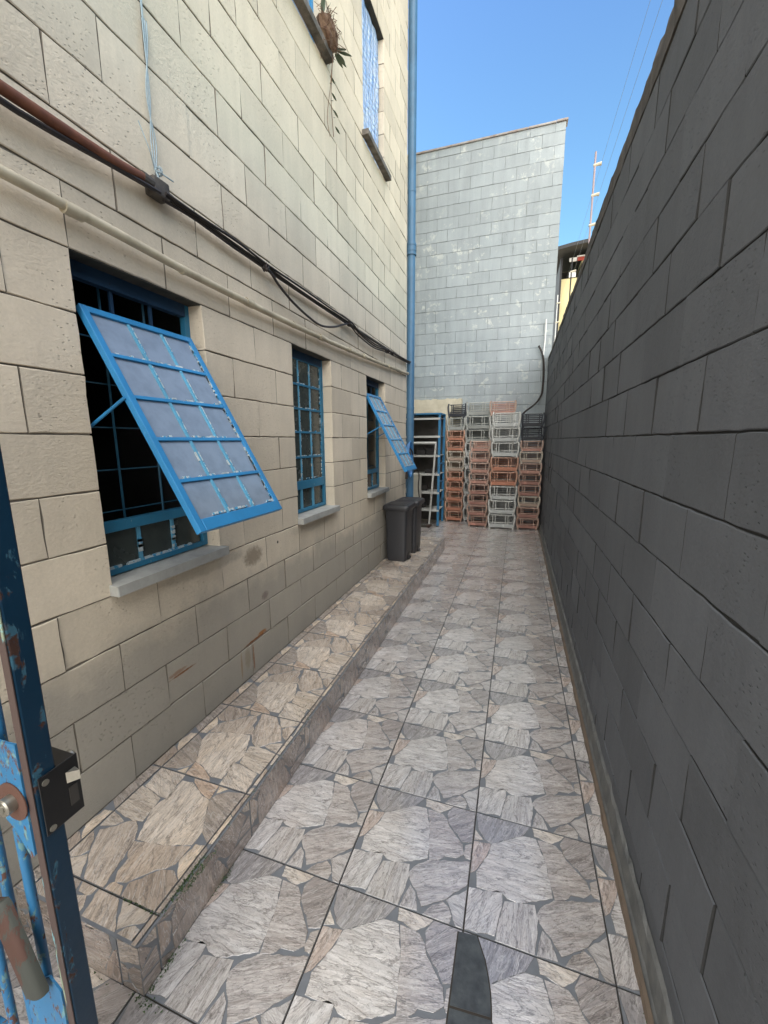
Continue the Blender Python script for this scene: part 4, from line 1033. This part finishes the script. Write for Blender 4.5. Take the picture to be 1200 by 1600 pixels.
# ------------------------------------------------------------ electric fence, conduit by the far corner, distant house
ZT = Z0R+2.8+.11
def fpole(x, y, z0, z1, n, mat, lab, arm=.03, lean=0):
    r = empty('fence_pole', (x, y, z0), label=lab, cat='fence pole', group='electric fence poles on the charcoal wall')
    f = MB(); f.tube([(x, y, z0), (x+lean, y-lean, z1)], .008, 8); f.box((x-.02, y-.02, z0-.002), (x+.02, y+.02, z0+.01)); f.build('rod', M[mat], r)
    for k in range(n):
        f = MB(); t = (k+.6)/n if n > 1 else 1; z = z0+(z1-z0)*t-.01; xx = x+lean*t; yy = y-lean*t
        f.tube([(xx-.012, yy-.0, z), (xx+.03, yy, z+.006), (xx+.052, yy, z+.006)], [.011, .013, .016], 8)
        f.build('insulator', M['insul'], r)
    return r
fpole(1.95, 4.38, ZT, 4.02, 4, 'pole', 'tall thin pole with four cream insulators on top of the charcoal wall', lean=.0)
fpole(1.96, 5.95, ZT-.03, 3.78, 2, 'asph', 'short dark fence pole on the charcoal wall in front of the distant house', )
fpole(1.945, 7.85, ZT-.03, 3.95, 3, 'white', 'small white fence pole on the wall beside the end wall')
f = MB()
for k in range(4):
    z = ZT+(4.02-ZT)*((k+.6)/4)-.004
    P = [(1.995, -1.2, z+.02), (1.995, 1.5, z-.008), (2.0, 4.38, z), (2.0, 6.2, z-.02), (1.99, 7.85, z-.02)]
    f.tube(P, .0011, 4)
tag(f.build('fence_wire', M['wire'], loc=(1.99, 4.38, ZT)), 'thin electric fence wires running above the charcoal wall', 'wire')
f = MB(); f.tube(smooth_path([(1.80, 8.15, 3.66), (1.803, 8.15, 3.35), (1.79, 8.14, 3.05)], 3), .012, 6)
tag(f.build('white_conduit', M['white'], smooth=True, loc=(1.79, 8.13, 3.05)), 'short white conduit fixed in the corner of the end wall', 'conduit')
f = MB(); f.tube(smooth_path([(1.70, 8.14, 3.22), (1.78, 8.14, 3.05), (1.81, 8.14, 2.8), (1.81, 8.12, 2.5), (1.79, 8.1, 2.35), (1.70, 8.05, 2.2), (1.52, 8.0, 2.05), (1.42, 7.95, 1.9)], 6), .017, 8)
tag(f.build('black_hose', M['black_rubber'], smooth=True, loc=(1.81, 8.12, 2.0)), 'thick black hose curving down the corner of the end wall behind the chairs', 'hose')

hs_ = empty('house', (4.2, 16, -.07), label='distant yellow house under a dark roof seen past the end wall', cat='house')
f = MB(); f.box((2.42, 14, -.06), (6.5, 20, 6.26)); f.box((2.95, 14, 6.261), (6.5, 20, 6.80)); f.box((2.42, 15.0, 6.261), (2.949, 20, 6.80)); f.build('wall', M['yellow'], hs_)
f = MB(); f.box((2.36, 13.9, -.06), (2.415, 20, 6.82)); f.build('shaded_side', M['asph'], hs_)  # left side of the house, its shade put into the black colour
f = MB(); V = []
for i in range(13):
    x = 2.2+4.6*i/12; z = 6.84+.10*math.sin(math.pi*min(1, i/5)) ; V += [(x, 13.4, z), (x, 20.5, z+.5), (x, 20.5, z+.6), (x, 13.4, z+.09)]
f.raw(V, [(4*i+a, 4*(i+1)+a, 4*(i+1)+(a+1) % 4, 4*i+(a+1) % 4) for i in range(12) for a in range(4)]+[(0, 1, 2, 3)]); f.build('roof', M['asph'], hs_)
f = MB(); f.box((2.42, 14.98, 6.27), (2.94, 14.99, 6.79)); wn_ = f.build('window', M['interior'], hs_)
f = MB(); f.box((2.60, 13.95, 6.70), (2.80, 13.99, 6.80)); f.box((2.80, 13.93, 6.80), (3.1, 13.98, 6.83)); f.box((2.62, 13.96, 6.275), (2.80, 13.99, 6.42)); f.build('trim', M['white'], hs_)
f = MB(); f.box((2.81, 13.94, 6.70), (3.1, 13.98, 6.79)); f.build('fascia', M['redtrim'], hs_)
